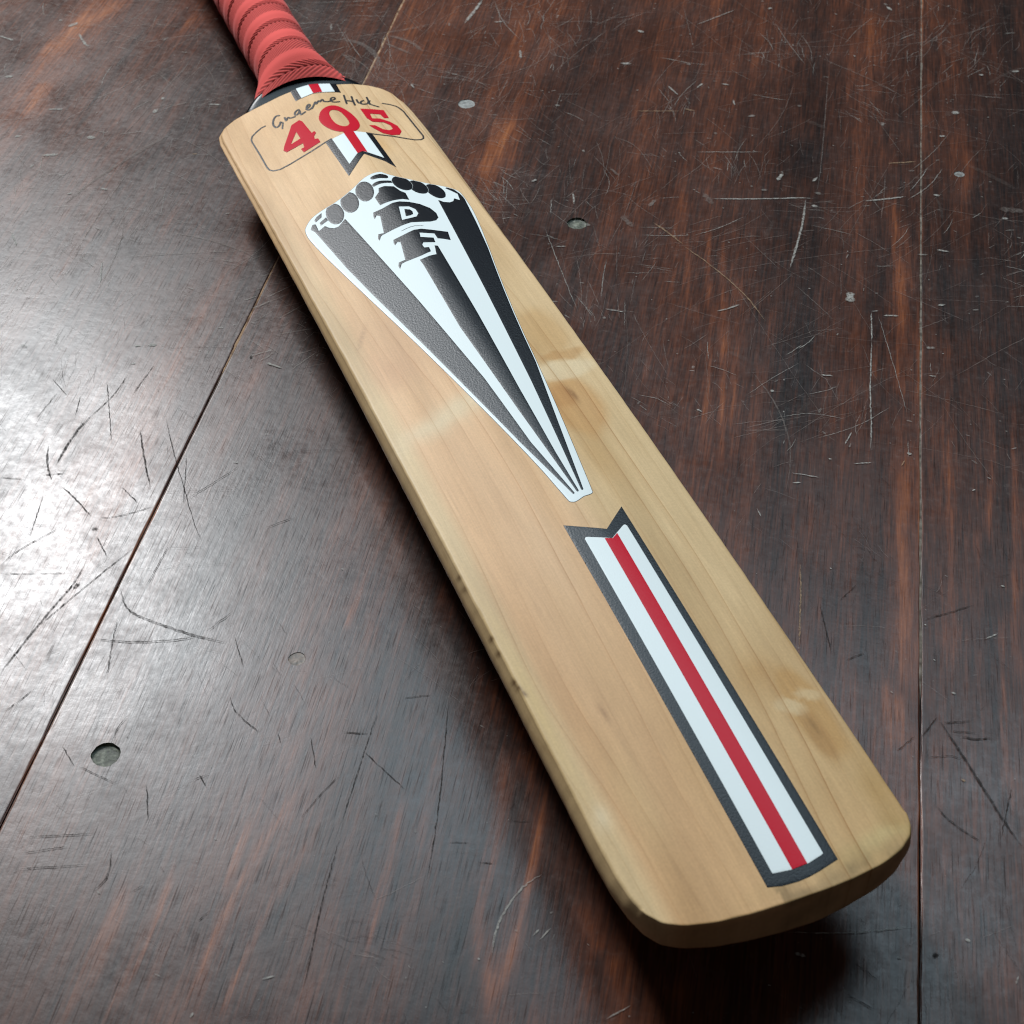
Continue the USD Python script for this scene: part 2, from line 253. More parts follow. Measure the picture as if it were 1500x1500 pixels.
  ('f',0.62,[(-87.3,486.4),(-62,497.6),(-48,494.3)]),
  ('t',0.57,[(-15.5,392.1),(11.5,397.5)]),
  ('t',0.77,[(9.2,278.4),(17.6,271.3),(27.4,261.3)]),
  ('f',1.61,[(-21.8,327.7),(-15.5,320.6)]),
  ('f',0.5,[(-7.7,253.4),(-3.5,223)]),
  ('f',0.49,[(6,224.9),(6.4,203.1)]),
  ('l',0.59,[(-5.9,196.8),(4.9,196)]),
  ('l',1.21,[(-96.8,451.3),(-94.4,440.1)]),
  ('l',1.09,[(-119.9,482.9),(-114.4,485.6)]),
  ('l',0.88,[(0.8,425.1),(8.2,415.6)]),
  ('l',0.63,[(-40.2,245.9),(-34.2,247.1)]),
  ('l',0.79,[(-38.7,298.4),(-36.4,287.4)]),
  ('l',1.19,[(-63.8,305.1),(-61,308)]),
  ('f',3.86,[(-8.9,281.5),(-1.3,271.9)]),
  ('f',0.54,[(-34.2,339.9),(-24.3,327.2),(-16,314.5)]),
  ('f',0.55,[(-25.2,361.7),(-9.4,354.7),(3,330.2)]),
  ('l',1.31,[(-155.5,396.8),(-152.2,391.9)]),
  ('f',0.54,[(-62.5,324.5),(-50.3,323.3)]),
  ('f',0.48,[(-186,491.7),(-165.9,464.5),(-160.3,459.6)]),
  ('f',0.46,[(-155,469.8),(-146.2,499.7)]),
  ('l',0.96,[(-40.1,343.6),(-38.6,341)]),
  ('f',0.53,[(-79.6,295),(-75,312.4),(-68.9,323.2)]),
  ('f',2.26,[(-279.6,316.3),(-290.8,296.5),(-309,256.7),(-316,230.1)]),
  ('f',0.84,[(-311.2,295),(-306.4,316.1),(-302.7,353.8),(-296,402.8)]),
  ('f',0.64,[(-268,190.7),(-238.4,200.7),(-190.2,213.3)]),
  ('f',1.29,[(-247,218.2),(-228.4,216.5),(-205.8,210.2),(-195,204)]),
  ('l',0.66,[(-333.6,202.3),(-325.1,190)]),
  ('l',2.28,[(-328.6,300.3),(-322.6,301)]),
  ('l',1.83,[(-346.6,276.8),(-337.4,279.9)]),
  ('l',1.3,[(-370.8,292.7),(-366.4,294.1)]),
  ('l',1.84,[(-403.6,355.7),(-398.4,357.6)]),
  ('l',2.02,[(-299,333.2),(-298.8,338.5)]),
  ('f',0.6,[(-382.5,333.9),(-319.4,347.8)]),
  ('f',0.8,[(-283.3,238.7),(-271.3,208),(-268.2,161.2)]),
  ('l',0.63,[(-275.3,186.2),(-269.2,167)]),
  ('f',2.4,[(-257.2,255.3),(-251,256.5)]),
  ('l',2.24,[(-388.8,422.9),(-384.6,429.9)]),
  ('l',1.75,[(-299.6,349),(-299.1,351.8)]),
  ('l',1.18,[(-362.9,325.2),(-353.5,327.1)]),
  ('l',1.27,[(-379,415.8),(-368.1,401.5),(-365.8,403.5)]),
  ('l',1.44,[(-427.1,403.1),(-416.2,399.3)]),
  ('l',1.01,[(-270.2,349.5),(-262.6,350.5)]),
  ('f',0.76,[(-289.1,395.5),(-276.9,380.9),(-271.1,365.5)]),
  ('l',1.08,[(-301.4,251.2),(-296.6,251)]),
  ('f',0.55,[(-333.7,247.2),(-322.2,269.6)]),
  ('f',1.33,[(-306.5,223),(-298.7,226.7)]),
  ('l',1.04,[(-224.7,241.3),(-222.3,241.8)]),
  ('f',0.7,[(-273.3,310),(-250.9,297),(-230.8,276.9)]),
  ('l',0.95,[(-318.1,242.1),(-314.8,244)]),
  ('f',0.58,[(-278.5,350.5),(-274.1,312.3)]),
  ('t',0.69,[(-262.5,294.7),(-258.8,295.9)]),
  ('l',1.13,[(-398,430.3),(-395.6,430.2)]),
  ('f',0.68,[(-292,269.5),(-293.4,223.3),(-291.8,189.2)]),
  ('f',0.53,[(-269.7,241.4),(-265.8,198.5)]),
  ('f',0.62,[(-291.2,146.8),(-276.3,149.8)]),
  ('f',0.48,[(-194.9,152.2),(-196.1,175.3)]),
  ('d',0.85,[(162.6,-41.1),(175.4,-64.4),(187.5,-87.4),(192.3,-94.6)]),
  ('d',0.46,[(160.6,-82.2),(166.5,-89.4),(177.3,-95.5)]),
  ('d',0.57,[(163.5,-42.1),(175.1,-38.7)]),
  ('d',0.57,[(170.5,-47.6),(177.6,-47.6),(182.9,-45.8)]),
  ('d',0.38,[(167,-45.4),(177.7,-44.5)]),
  ('l',0.34,[(107.6,-147.2),(129.1,-143.6),(141.9,-139.6),(153.1,-136.3)]),
  ('l',1.02,[(111.2,-154.7),(115.3,-155.3)]),
  ('l',0.5,[(102.8,-168.7),(104,-168.9)]),
  ('t',0.93,[(170.4,-68.1),(172.3,-69.1)]),
  ('l',0.77,[(167.2,-25.6),(169.1,-26.1)]),
  ('l',0.87,[(170.6,-138),(172.6,-138.6)]),
  ('d',0.37,[(189.5,-68.2),(184.9,-92)]),
  ('d',0.37,[(145.8,-59.1),(152.8,-51)]),
  ('d',0.25,[(129.9,-167.1),(139.4,-171.3)]),
  ('l',0.47,[(190.5,-64.2),(191.1,-64.3)]),
  ('l',0.51,[(146.8,-149.8),(148.8,-149.6)]),
  ('l',0.43,[(187.5,-152.7),(188.8,-149)]),
  ('l',0.41,[(78,-183.7),(78.8,-184)]),
  ('d',1.72,[(159.5,-145.6),(161,-147.1)]),
  ('d',0.28,[(158.1,-60),(166.9,-57.3),(171.2,-58.6)]),
  ('d',0.47,[(155.4,-50.5),(161.7,-39)]),
  ('d',0.25,[(132.7,-155.1),(140.7,-159.8)]),
]
STREAK = [
  (3.2,0.9,[(10,-201),(-1,-160),(-1,-125),(-4,-88)]),
  (2.4,0.9,[(10,-201),(13,-155),(13,-116),(12,-94)]),
  (2.4,0.9,[(13,-98),(-9,-61),(-9,-58)]),
  (2.7,0.8,[(1,-87),(12,-110)]),
  (2.7,0.5,[(-25,-207),(-26,-162),(-25,-124)]),
  (2,0.55,[(-38,-184),(-38,-144),(-40,-114)]),
  (3.1,0.35,[(-29,-149),(-34,-80)]),
  (2.8,0.6,[(-118,-225),(-116,-199),(-116,-162)]),
  (3.3,0.45,[(-132,-228),(-130,-207),(-128,-173)]),
  (1.2,0.6,[(-93,-215),(-91,-175),(-81,-122)]),
  (1.5,0.5,[(-81,-215),(-75,-169),(-67,-132)]),
  (1.3,0.6,[(-94,-167),(-94,-155),(-94,-137)]),
  (1.2,0.45,[(-52,-213),(-50,-186),(-50,-167)]),
  (1.4,0.75,[(38,302),(49,181),(57,86)]),
  (1.4,0.7,[(47,284),(56,182),(63,87)]),
  (1.4,0.4,[(63,184),(68,92)]),
  (1.7,0.3,[(74,175),(76,108)]),
  (1.3,0.35,[(84,135),(85,96)]),
  (3.2,1,[(139,329),(144,258),(145,200)]),
  (2.4,0.8,[(146,303),(150,247)]),
  (2.5,0.75,[(143,199),(145,157)]),
  (3.3,0.5,[(147,122),(151,-27)]),
  (2.2,0.5,[(149,67),(149,14)]),
  (1.4,0.5,[(133,197),(133,165)]),
  (2.4,0.6,[(168,156),(167,-20)]),
  (1.4,0.4,[(169,204),(168,151)]),
  (1.6,0.6,[(189,181),(186,62)]),
  (1.4,0.65,[(198,157),(194,-15)]),
  (1.2,0.6,[(188,21),(188,-34)]),
  (2,0.35,[(186,-31),(192,-82)]),
  (5.7,0.35,[(177,417),(182,344)]),
  (4.4,0.4,[(124,544),(123,489)]),
  (6.4,0.7,[(-89,372),(-91,326),(-94,302)]),
  (4.2,0.5,[(-82,366),(-78,321)]),
  (2.5,0.4,[(-67,353),(-66,309)]),
  (3.1,0.5,[(-16,427),(-16,379)]),
  (1.6,0.35,[(22,313),(37,201)]),
  (7,0.5,[(-389,378),(-384,424),(-363,466)]),
  (5.7,0.5,[(-372,316),(-375,356)]),
  (4.7,0.35,[(-318,419),(-308,458)]),
  (4.2,0.3,[(-288,309),(-285,349)]),
  (4.9,0.3,[(-347,226),(-346,254)]),
  (2.7,0.35,[(-254,211),(-254,245)]),
  (1.4,0.5,[(-83,-42),(-79,11),(-77,28)]),
  (3.8,0.45,[(-51,-5),(-24,-50)]),
  (4.2,0.6,[(-25,-42),(-8,-75)]),
  (2.5,0.4,[(34,-151),(50,-173)]),
  (3,0.45,[(64,-170),(72,-181)]),
  (4.3,0.35,[(142,-25),(145,-59)]),
  (1.8,0.5,[(151,-143),(152,-169)]),
  (2.6,0.5,[(147,-28),(146,-45)]),
  (2.6,0.4,[(184,-134),(186,-155)]),
  (8.9,-0.5,[(90,200),(95,117)]),
  (8.4,-0.6,[(76,382),(90,340)]),
  (7.9,-0.5,[(170,295),(171,205)]),
  (10.8,-0.5,[(141,44),(134,-27)]),
  (9.1,-0.5,[(111,35),(121,8)]),
  (1.7,-0.7,[(-6,-199),(-6,-150)]),
  (4.2,-0.6,[(27,-193),(27,-138)]),
  (3.7,-0.3,[(43,-179),(44,-163)]),
  (3.8,-0.6,[(-102,-209),(-95,-164)]),
  (5.2,-0.4,[(-72,-162),(-86,-214)]),
  (5.9,-0.6,[(-307,386),(-305,370)]),
  (6.5,-0.3,[(172,-144),(168,-117)]),
  (3.7,-0.6,[(-82,-68),(-83,-31)]),
  (3.5,-0.4,[(-84,-119),(-80,-75)]),
]

# ------------------------------------------------------------------ helpers
def put(path, v, f, mat, smooth=True, prim=None, kind=None, label=None):
    """One mesh; prim: {name: (type, array)} of per-vertex primvars."""
    v = np.asarray(v, float); f = np.asarray(f, int)
    if prim:
        m = usdkit.mesh(stage, path, trimesh.Trimesh(v, f, process=False), mat, smooth=True)
        for k, (t, a) in prim.items():
            a = np.ascontiguousarray(a, np.float32)
            arr = Vt.FloatArray.FromNumpy(a) if t == T.FloatArray else Vt.Vec3fArray.FromNumpy(a)
            UsdGeom.PrimvarsAPI(m).CreatePrimvar(k, t, 'vertex').Set(arr)
    else:
        m = usdkit.mesh(stage, path, trimesh.Trimesh(v, f, process=False), mat, smooth=smooth)
    if kind: m.GetPrim().SetCustomDataByKey('kind', kind)
    if label: m.GetPrim().SetCustomDataByKey('label', label)
    return m

def fbm(p, o=4, s=0): return meshkit.fbm(np.asarray(p, float), o, s)
def p2(x, y, z=0.0): return np.stack([x, y, np.full_like(x, z)], -1)
def gauss(x, y, cx, cy, rx, ry, a=0.0):
    c, s = math.cos(a), math.sin(a); dx, dy = x - cx, y - cy
    return np.exp(-(((c * dx + s * dy) / rx) ** 2 + ((-s * dx + c * dy) / ry) ** 2))

def material(name, nodes, links, surface='p.BSDF'):
    return usdkit.material(stage, LOOK + name, nodes, links, surface=surface)

# ------------------------------------------------------------------ materials
# dark old polished boards: tone (0 black-brown .. 1 worn orange) comes with the mesh, the nodes add grain, pores, fine wear
material('dark_boards', {
    'tone': ('attribute', {'attribute': 'tone'}),
    'g': ('geometry', {}),
    'm1': ('mapping', {'scale': (820.0, 42.0, 1.0)}), 'n1': ('noise_texture', {'scale': 1.0, 'detail': 4.0, 'roughness': 0.6}),
    'm2': ('mapping', {'scale': (160.0, 7.0, 1.0)}), 'n2': ('noise_texture', {'scale': 1.0, 'detail': 3.0, 'roughness': 0.55}),
    'n3': ('noise_texture', {'scale': 260.0, 'detail': 3.0, 'roughness': 0.65}),
    'n4': ('noise_texture', {'scale': 18.0, 'detail': 4.0, 'roughness': 0.6}),
    'a1': ('math', {'math_type': 'multiply_add', 'value2': 0.86, 'value3': -0.43}),
    'a2': ('math', {'math_type': 'multiply_add', 'value2': 0.40, 'value3': -0.20}),
    's1': ('math', {'math_type': 'add'}), 's2': ('math', {'math_type': 'add'}),
    'r': ('rgb_ramp', {'ramp': [(0.0, (0.010, 0.0065, 0.006)), (0.2, (0.026, 0.012, 0.009)), (0.4, (0.056, 0.021, 0.013)), (0.58, (0.105, 0.034, 0.017)), (0.78, (0.19, 0.060, 0.023)), (1.0, (0.30, 0.105, 0.038))]}),
    # dusty wear that follows fine noise
    'w': ('rgb_ramp', {'ramp': [(0.0, (0, 0, 0)), (0.60, (0, 0, 0)), (0.78, (0.5, 0.5, 0.5)), (1.0, (1, 1, 1))]}),
    'wm': ('mix_color', {'blend_type': 'mix', 'b': (0.19, 0.14, 0.12)}),
    'wf': ('math', {'math_type': 'multiply', 'value2': 0.32}),
    'ro': ('map_range', {'from_min': 0.3, 'from_max': 0.75, 'to_min': 0.14, 'to_max': 0.28}),
    'ra': ('math', {'math_type': 'multiply_add', 'value2': 0.22}),
    'hb': ('math', {'math_type': 'multiply_add', 'value2': 0.7}),
    'b': ('bump', {'strength': 0.20, 'distance': 0.00020}),
    'b2': ('bump', {'strength': 0.16, 'distance': 0.0012}),
    'pm': ('mapping', {'scale': (1900.0, 60.0, 1.0)}), 'pn': ('noise_texture', {'scale': 1.0, 'detail': 2.0, 'roughness': 0.5}),
    'ps': ('map_range', {'from_min': 0.28, 'from_max': 0.44, 'to_min': 0.15, 'to_max': 0.34, 'clamp': True}), 'pd': ('map_range', {'from_min': 0.28, 'from_max': 0.42, 'to_min': 0.70, 'to_max': 1.0, 'clamp': True}),
    'pc': ('combine_xyz', {}), 'pk': ('mix_color', {'blend_type': 'multiply', 'fac': 1.0}),
    'p': ('principled_bsdf', {}),
}, [('g.position', 'm1.vector'), ('m1.vector', 'n1.vector'), ('g.position', 'm2.vector'), ('m2.vector', 'n2.vector'), ('g.position', 'n3.vector'), ('g.position', 'n4.vector'),
    ('n1.fac', 'a1.value1'), ('n2.fac', 'a2.value1'), ('a1.value', 's1.value1'), ('a2.value', 's1.value2'), ('s1.value', 's2.value1'), ('tone.fac', 's2.value2'), ('s2.value', 'r.fac'),
    ('n3.fac', 'w.fac'), ('w.color', 'wf.value1'), ('wf.value', 'wm.fac'), ('r.color', 'wm.a'), ('wm.result', 'pk.a'), ('pc.vector', 'pk.b'), ('pk.result', 'p.base_color'),
    ('g.position', 'pm.vector'), ('pm.vector', 'pn.vector'), ('pn.fac', 'ps.value'), ('pn.fac', 'pd.value'), ('pd.result', 'pc.x'), ('pd.result', 'pc.y'), ('pd.result', 'pc.z'), ('ps.result', 'p.specular_ior_level'),
    ('n4.fac', 'ro.value'), ('n3.fac', 'ra.value1'), ('ro.result', 'ra.value3'), ('ra.value', 'p.roughness'),
    ('n1.fac', 'hb.value1'), ('n3.fac', 'hb.value3'), ('n4.fac', 'b2.height'), ('b2.normal', 'b.normal'), ('hb.value', 'b.height'), ('b.normal', 'p.normal')])

# scratch: matt scraped polish, fading at its ends
material('scraped_polish', {
    'c': ('attribute', {'attribute': 'tint'}), 'a': ('attribute', {'attribute': 'cover'}),
    'g': ('geometry', {}), 'n': ('noise_texture', {'scale': 900.0, 'detail': 2.0}),
    'm': ('map_range', {'from_min': 0.36, 'from_max': 0.56, 'to_min': 0.35, 'to_max': 1.0, 'clamp': True}),
    'x': ('math', {'math_type': 'multiply', 'use_clamp': True}),
    'd': ('principled_bsdf', {'roughness': 0.85, 'specular_ior_level': 0.08}), 't': ('transparent_bsdf', {}), 'mix': ('mix_closure', {}),
}, [('c.color', 'd.base_color'), ('g.position', 'n.vector'), ('n.fac', 'm.value'), ('m.result', 'x.value1'), ('a.fac', 'x.value2'), ('x.value', 'mix.fac'), ('t.BSDF', 'mix.closure1'), ('d.BSDF', 'mix.closure2')], surface='mix.closure')

material('dust_filler', {'g': ('geometry', {}), 'n': ('noise_texture', {'scale': 220.0, 'detail': 4.0}),
    'r': ('rgb_ramp', {'ramp': [(0.3, (0.05, 0.04, 0.032)), (0.55, (0.16, 0.14, 0.115)), (0.8, (0.26, 0.24, 0.2))]}), 'p': ('principled_bsdf', {'roughness': 0.9, 'specular_ior_level': 0.1})},
    [('g.position', 'n.vector'), ('n.fac', 'r.fac'), ('r.color', 'p.base_color')])
material('tan_filler', {'g': ('geometry', {}), 'n': ('noise_texture', {'scale': 220.0, 'detail': 4.0}),
    'r': ('rgb_ramp', {'ramp': [(0.3, (0.10, 0.06, 0.04)), (0.55, (0.32, 0.21, 0.13)), (0.8, (0.46, 0.35, 0.24))]}), 'p': ('principled_bsdf', {'roughness': 0.9, 'specular_ior_level': 0.1})},
    [('g.position', 'n.vector'), ('n.fac', 'r.fac'), ('r.color', 'p.base_color')])
material('old_filler', {'g': ('geometry', {}), 'n': ('noise_texture', {'scale': 420.0, 'detail': 4.0}),
    'r': ('rgb_ramp', {'ramp': [(0.32, (0.012, 0.015, 0.008)), (0.5, (0.055, 0.062, 0.038)), (0.72, (0.20, 0.21, 0.16))]}), 'b': ('bump', {'strength': 0.8, 'distance': 0.0006}), 'p': ('principled_bsdf', {'roughness': 0.6})},
    [('g.position', 'n.vector'), ('n.fac', 'r.fac'), ('r.color', 'p.base_color'), ('n.fac', 'b.height'), ('b.normal', 'p.normal')])
material('grey_plug', {'g': ('geometry', {}), 'n': ('noise_texture', {'scale': 500.0, 'detail': 3.0}),
    'r': ('rgb_ramp', {'ramp': [(0.3, (0.09, 0.09, 0.085)), (0.7, (0.32, 0.33, 0.31))]}), 'p': ('principled_bsdf', {'roughness': 0.55})},
    [('g.position', 'n.vector'), ('n.fac', 'r.fac'), ('r.color', 'p.base_color')])
material('brown_plug', {'g': ('geometry', {}), 'n': ('noise_texture', {'scale': 500.0, 'detail': 3.0}),
    'r': ('rgb_ramp', {'ramp': [(0.3, (0.05, 0.035, 0.022)), (0.7, (0.14, 0.09, 0.06))]}), 'p': ('principled_bsdf', {'roughness': 0.5})},
    [('g.position', 'n.vector'), ('n.fac', 'r.fac'), ('r.color', 'p.base_color')])

# willow: broad colour comes with the mesh (tint), nodes add fibre and pores; rest = position on the bat in metres
material('willow', {
    'c': ('attribute', {'attribute': 'tint'}), 'q': ('attribute', {'attribute': 'rest'}),
    'm1': ('mapping', {'scale': (1500.0, 45.0, 1500.0)}), 'n1': ('noise_texture', {'scale': 1.0, 'detail': 3.0, 'roughness': 0.6}),
    'm2': ('mapping', {'scale': (420.0, 9.0, 420.0)}), 'n2': ('noise_texture', {'scale': 1.0, 'detail': 3.0, 'roughness': 0.55}),
    'r1': ('map_range', {'from_min': 0.25, 'from_max': 0.75, 'to_min': 0.92, 'to_max': 1.06}), 'r2': ('map_range', {'from_min': 0.25, 'from_max': 0.75, 'to_min': 0.94, 'to_max': 1.05}),
    'ga': ('attribute', {'attribute': 'ring'}), 'gd': ('attribute', {'attribute': 'ringdepth'}),
    'gn': ('math', {'math_type': 'multiply_add', 'value2': 0.10}), 'gf': ('math', {'math_type': 'fraction'}), 'gi': ('math', {'math_type': 'floor'}), 'wn': ('white_noise_texture', {'dimensions': '1D'}),
    'gr': ('rgb_ramp', {'ramp': [(0.0, (0.10, 0.10, 0.10)), (0.05, (0, 0, 0)), (0.45, (0.0, 0.0, 0.0)), (0.80, (0.20, 0.20, 0.20)), (0.93, (0.42, 0.42, 0.42)), (0.965, (1, 1, 1)), (0.985, (0.9, 0.9, 0.9)), (1.0, (0.10, 0.10, 0.10))]}),
    'gm': ('math', {'math_type': 'multiply'}), 'gw': ('math', {'math_type': 'multiply_add', 'value2': 0.8, 'value3': 0.2}), 'gx': ('math', {'math_type': 'multiply'}), 'gy': ('math', {'math_type': 'multiply', 'value2': 1.0}),
    'gk': ('mix_color', {'blend_type': 'multiply', 'b': (0.60, 0.45, 0.30)}),
    'sp': ('noise_texture', {'scale': 1100.0, 'detail': 2.0}), 'sr': ('map_range', {'from_min': 0.3, 'from_max': 0.7, 'to_min': 0.95, 'to_max': 1.05}), 'x2': ('math', {'math_type': 'multiply'}),
    'x': ('math', {'math_type': 'multiply'}), 'xc': ('combine_xyz', {}), 'k': ('mix_color', {'blend_type': 'multiply', 'fac': 1.0, 'use_clamp': False}),
    'b': ('bump', {'strength': 0.25, 'distance': 0.00012}),
    'p': ('principled_bsdf', {'roughness': 0.46, 'specular_ior_level': 0.24}),
}, [('q.vector', 'm1.vector'), ('m1.vector', 'n1.vector'), ('q.vector', 'm2.vector'), ('m2.vector', 'n2.vector'), ('n1.fac', 'r1.value'), ('n2.fac', 'r2.value'),
    ('r1.result', 'x.value1'), ('r2.result', 'x.value2'), ('q.vector', 'sp.vector'), ('sp.fac', 'sr.value'), ('x.value', 'x2.value1'), ('sr.result', 'x2.value2'), ('x2.value', 'xc.x'), ('x2.value', 'xc.y'), ('x2.value', 'xc.z'), ('c.color', 'k.a'), ('xc.vector', 'k.b'),
    ('n2.fac', 'gn.value1'), ('ga.fac', 'gn.value3'), ('gn.value', 'gf.value1'), ('gn.value', 'gi.value1'), ('gi.value', 'wn.w'), ('gf.value', 'gr.fac'), ('gr.color', 'gm.value1'), ('gd.fac', 'gm.value2'),
    ('wn.value', 'gw.value1'), ('gm.value', 'gx.value1'), ('gw.value', 'gx.value2'), ('gx.value', 'gy.value1'), ('gy.value', 'gk.fac'), ('k.result', 'gk.a'), ('gk.result', 'p.base_color'),
    ('n1.fac', 'b.height'), ('b.normal', 'p.normal')])

def vinyl(name, color, rough=0.34, spec=0.5, speckle=0.0, coat=0.0):
    material(name, {'g': ('geometry', {}), 'n': ('noise_texture', {'scale': 1600.0, 'detail': 2.0}), 'b': ('bump', {'strength': speckle or 0.22, 'distance': 0.00008}),
        'p': ('principled_bsdf', {'base_color': color, 'roughness': rough, 'specular_ior_level': spec})}, [('g.position', 'n.vector'), ('n.fac', 'b.height'), ('b.normal', 'p.normal')])
vinyl('white_vinyl', (0.72, 0.79, 0.79), 0.35, 0.35)
material('black_vinyl', {'g': ('geometry', {}), 'n': ('noise_texture', {'scale': 1300.0, 'detail': 1.0}), 'b': ('bump', {'strength': 0.7, 'distance': 0.00009}),
    'd': ('diffuse_bsdf', {'color': (0.007, 0.008, 0.011)}), 's': ('glossy_bsdf', {'distribution': 'beckmann', 'roughness': 0.40, 'color': (0.68, 0.68, 0.68)}), 'f': ('fresnel', {'IOR': 1.5}), 'm': ('mix_closure', {})},
    [('g.position', 'n.vector'), ('n.fac', 'b.height'), ('b.normal', 's.normal'), ('f.fac', 'm.fac'), ('d.BSDF', 'm.closure1'), ('s.BSDF', 'm.closure2')], surface='m.closure')
vinyl('red_vinyl', (0.50, 0.006, 0.022), 0.36, 0.16)
vinyl('ink', (0.012, 0.012, 0.014), 0.4)
vinyl('collar_rubber', (0.004, 0.005, 0.007), 0.28, 0.14)
material('clear_edge', {'t': ('transparent_bsdf', {'color': (0.86, 0.81, 0.74)}), 'g': ('glossy_bsdf', {'roughness': 0.12}), 'f': ('fresnel', {'IOR': 1.5}), 'm': ('mix_closure', {})},
    [('f.fac', 'm.fac'), ('t.BSDF', 'm.closure1'), ('g.BSDF', 'm.closure2')], surface='m.closure')
material('red_grip_rubber', {'c': ('attribute', {'attribute': 'tint'}), 'g': ('geometry', {}), 'n': ('noise_texture', {'scale': 1500.0, 'detail': 2.0}), 'b': ('bump', {'strength': 0.3, 'distance': 0.0002}),
    'p': ('principled_bsdf', {'roughness': 0.8, 'specular_ior_level': 0.2, 'sheen_weight': 0.1, 'sheen_roughness': 0.5})}, [('c.color', 'p.base_color'), ('g.position', 'n.vector'), ('n.fac', 'b.height'), ('b.normal', 'p.normal')])
material('cane_end', {'p': ('principled_bsdf', {'base_color': (0.03, 0.03, 0.03), 'roughness': 0.5})}, [])

# ------------------------------------------------------------------ the floor: wide dark boards, their long joints running along y
fl = UsdGeom.Xform.Define(stage, '/World/floor').GetPrim()
fl.SetCustomDataByKey('kind', 'structure'); fl.SetCustomDataByKey('label', 'dark brown scratched wooden boards under the cricket bat')

def axis(lo, hi, f0, f1, fine, coarse):
    """Grid lines: fine between f0 and f1, coarse outside."""
    pts = [np.arange(max(lo, f0), min(hi, f1), fine)] if min(hi, f1) > max(lo, f0) else []
    if lo < f0: pts.append(np.arange(lo, min(hi, f0), coarse))
    if hi > f1: pts.append(np.arange(max(lo, f1), hi, coarse))
    a = np.unique(np.concatenate(pts + [[lo, hi]]))
    keep = np.r_[True, np.diff(a) > fine * 0.3]; a = a[keep]; a[-1] = hi
    return a

STREAK_TREE = []
for w, s, pts in STREAK:
    ln = LineString(pts)
    STREAK_TREE.append((w, s, np.array([ln.interpolate(t).coords[0] for t in np.arange(0, ln.length + 1.5, 1.5)]), ln.length))

def tone_at(x, y, seed):
    """0 black-brown .. 1 worn orange, in metres; long streaks that follow the grain."""
    wx = x + 0.012 * (fbm(p2(x * 3, y * 2.2, seed), 3, 11) - 0.5)
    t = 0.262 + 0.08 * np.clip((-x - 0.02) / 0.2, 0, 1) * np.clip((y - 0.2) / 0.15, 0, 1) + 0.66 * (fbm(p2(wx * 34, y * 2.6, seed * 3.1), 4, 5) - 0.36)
    t += 0.30 * (fbm(p2(wx * 130, y * 7, seed * 1.7), 3, 8) - 0.5)
    t += 0.25 * (fbm(p2(x * 9, y * 6, seed), 3, 21) - 0.5)
    ex = 0.40 + 1.5 * (fbm(p2(wx * 380, y * 16, 3.3), 3, 31) - 0.32)      # ragged streak edges
    mx, my = x * 1000, y * 1000
    inside = (mx > -460) & (mx < 240) & (my > -260) & (my < 620)
    xi, yi, wi = mx[inside], my[inside], fbm(p2(x[inside] * 260, y[inside] * 16, 9.0), 4, 41) - 0.5
    add = np.zeros(len(xi))
    for w, s, pts, ln in STREAK_TREE:
        d0 = (xi > pts[:, 0].min() - 3 * w - 4) & (xi < pts[:, 0].max() + 3 * w + 4) & (yi > pts[:, 1].min() - 3 * w - 14) & (yi < pts[:, 1].max() + 3 * w + 14)
        if not d0.any(): continue
        q = np.stack([xi[d0] + wi[d0] * w * 2.6, yi[d0]], -1)
        d, k = cKDTree(pts).query(q)
        u = k / max(1, len(pts) - 1)
        fade = np.clip(np.minimum(u, 1 - u) * 5 + 0.25, 0, 1)
        v = np.exp(-(d / w) ** 2) * fade * s * (0.60 if s > 0 else 0.30)
        add[d0] = np.where(np.abs(v) > np.abs(add[d0]), v, add[d0])
    t[inside] += np.where(add > 0, add * np.clip(ex[inside], 0.15, 1.5), add)
    return np.clip(t, 0, 1.2)

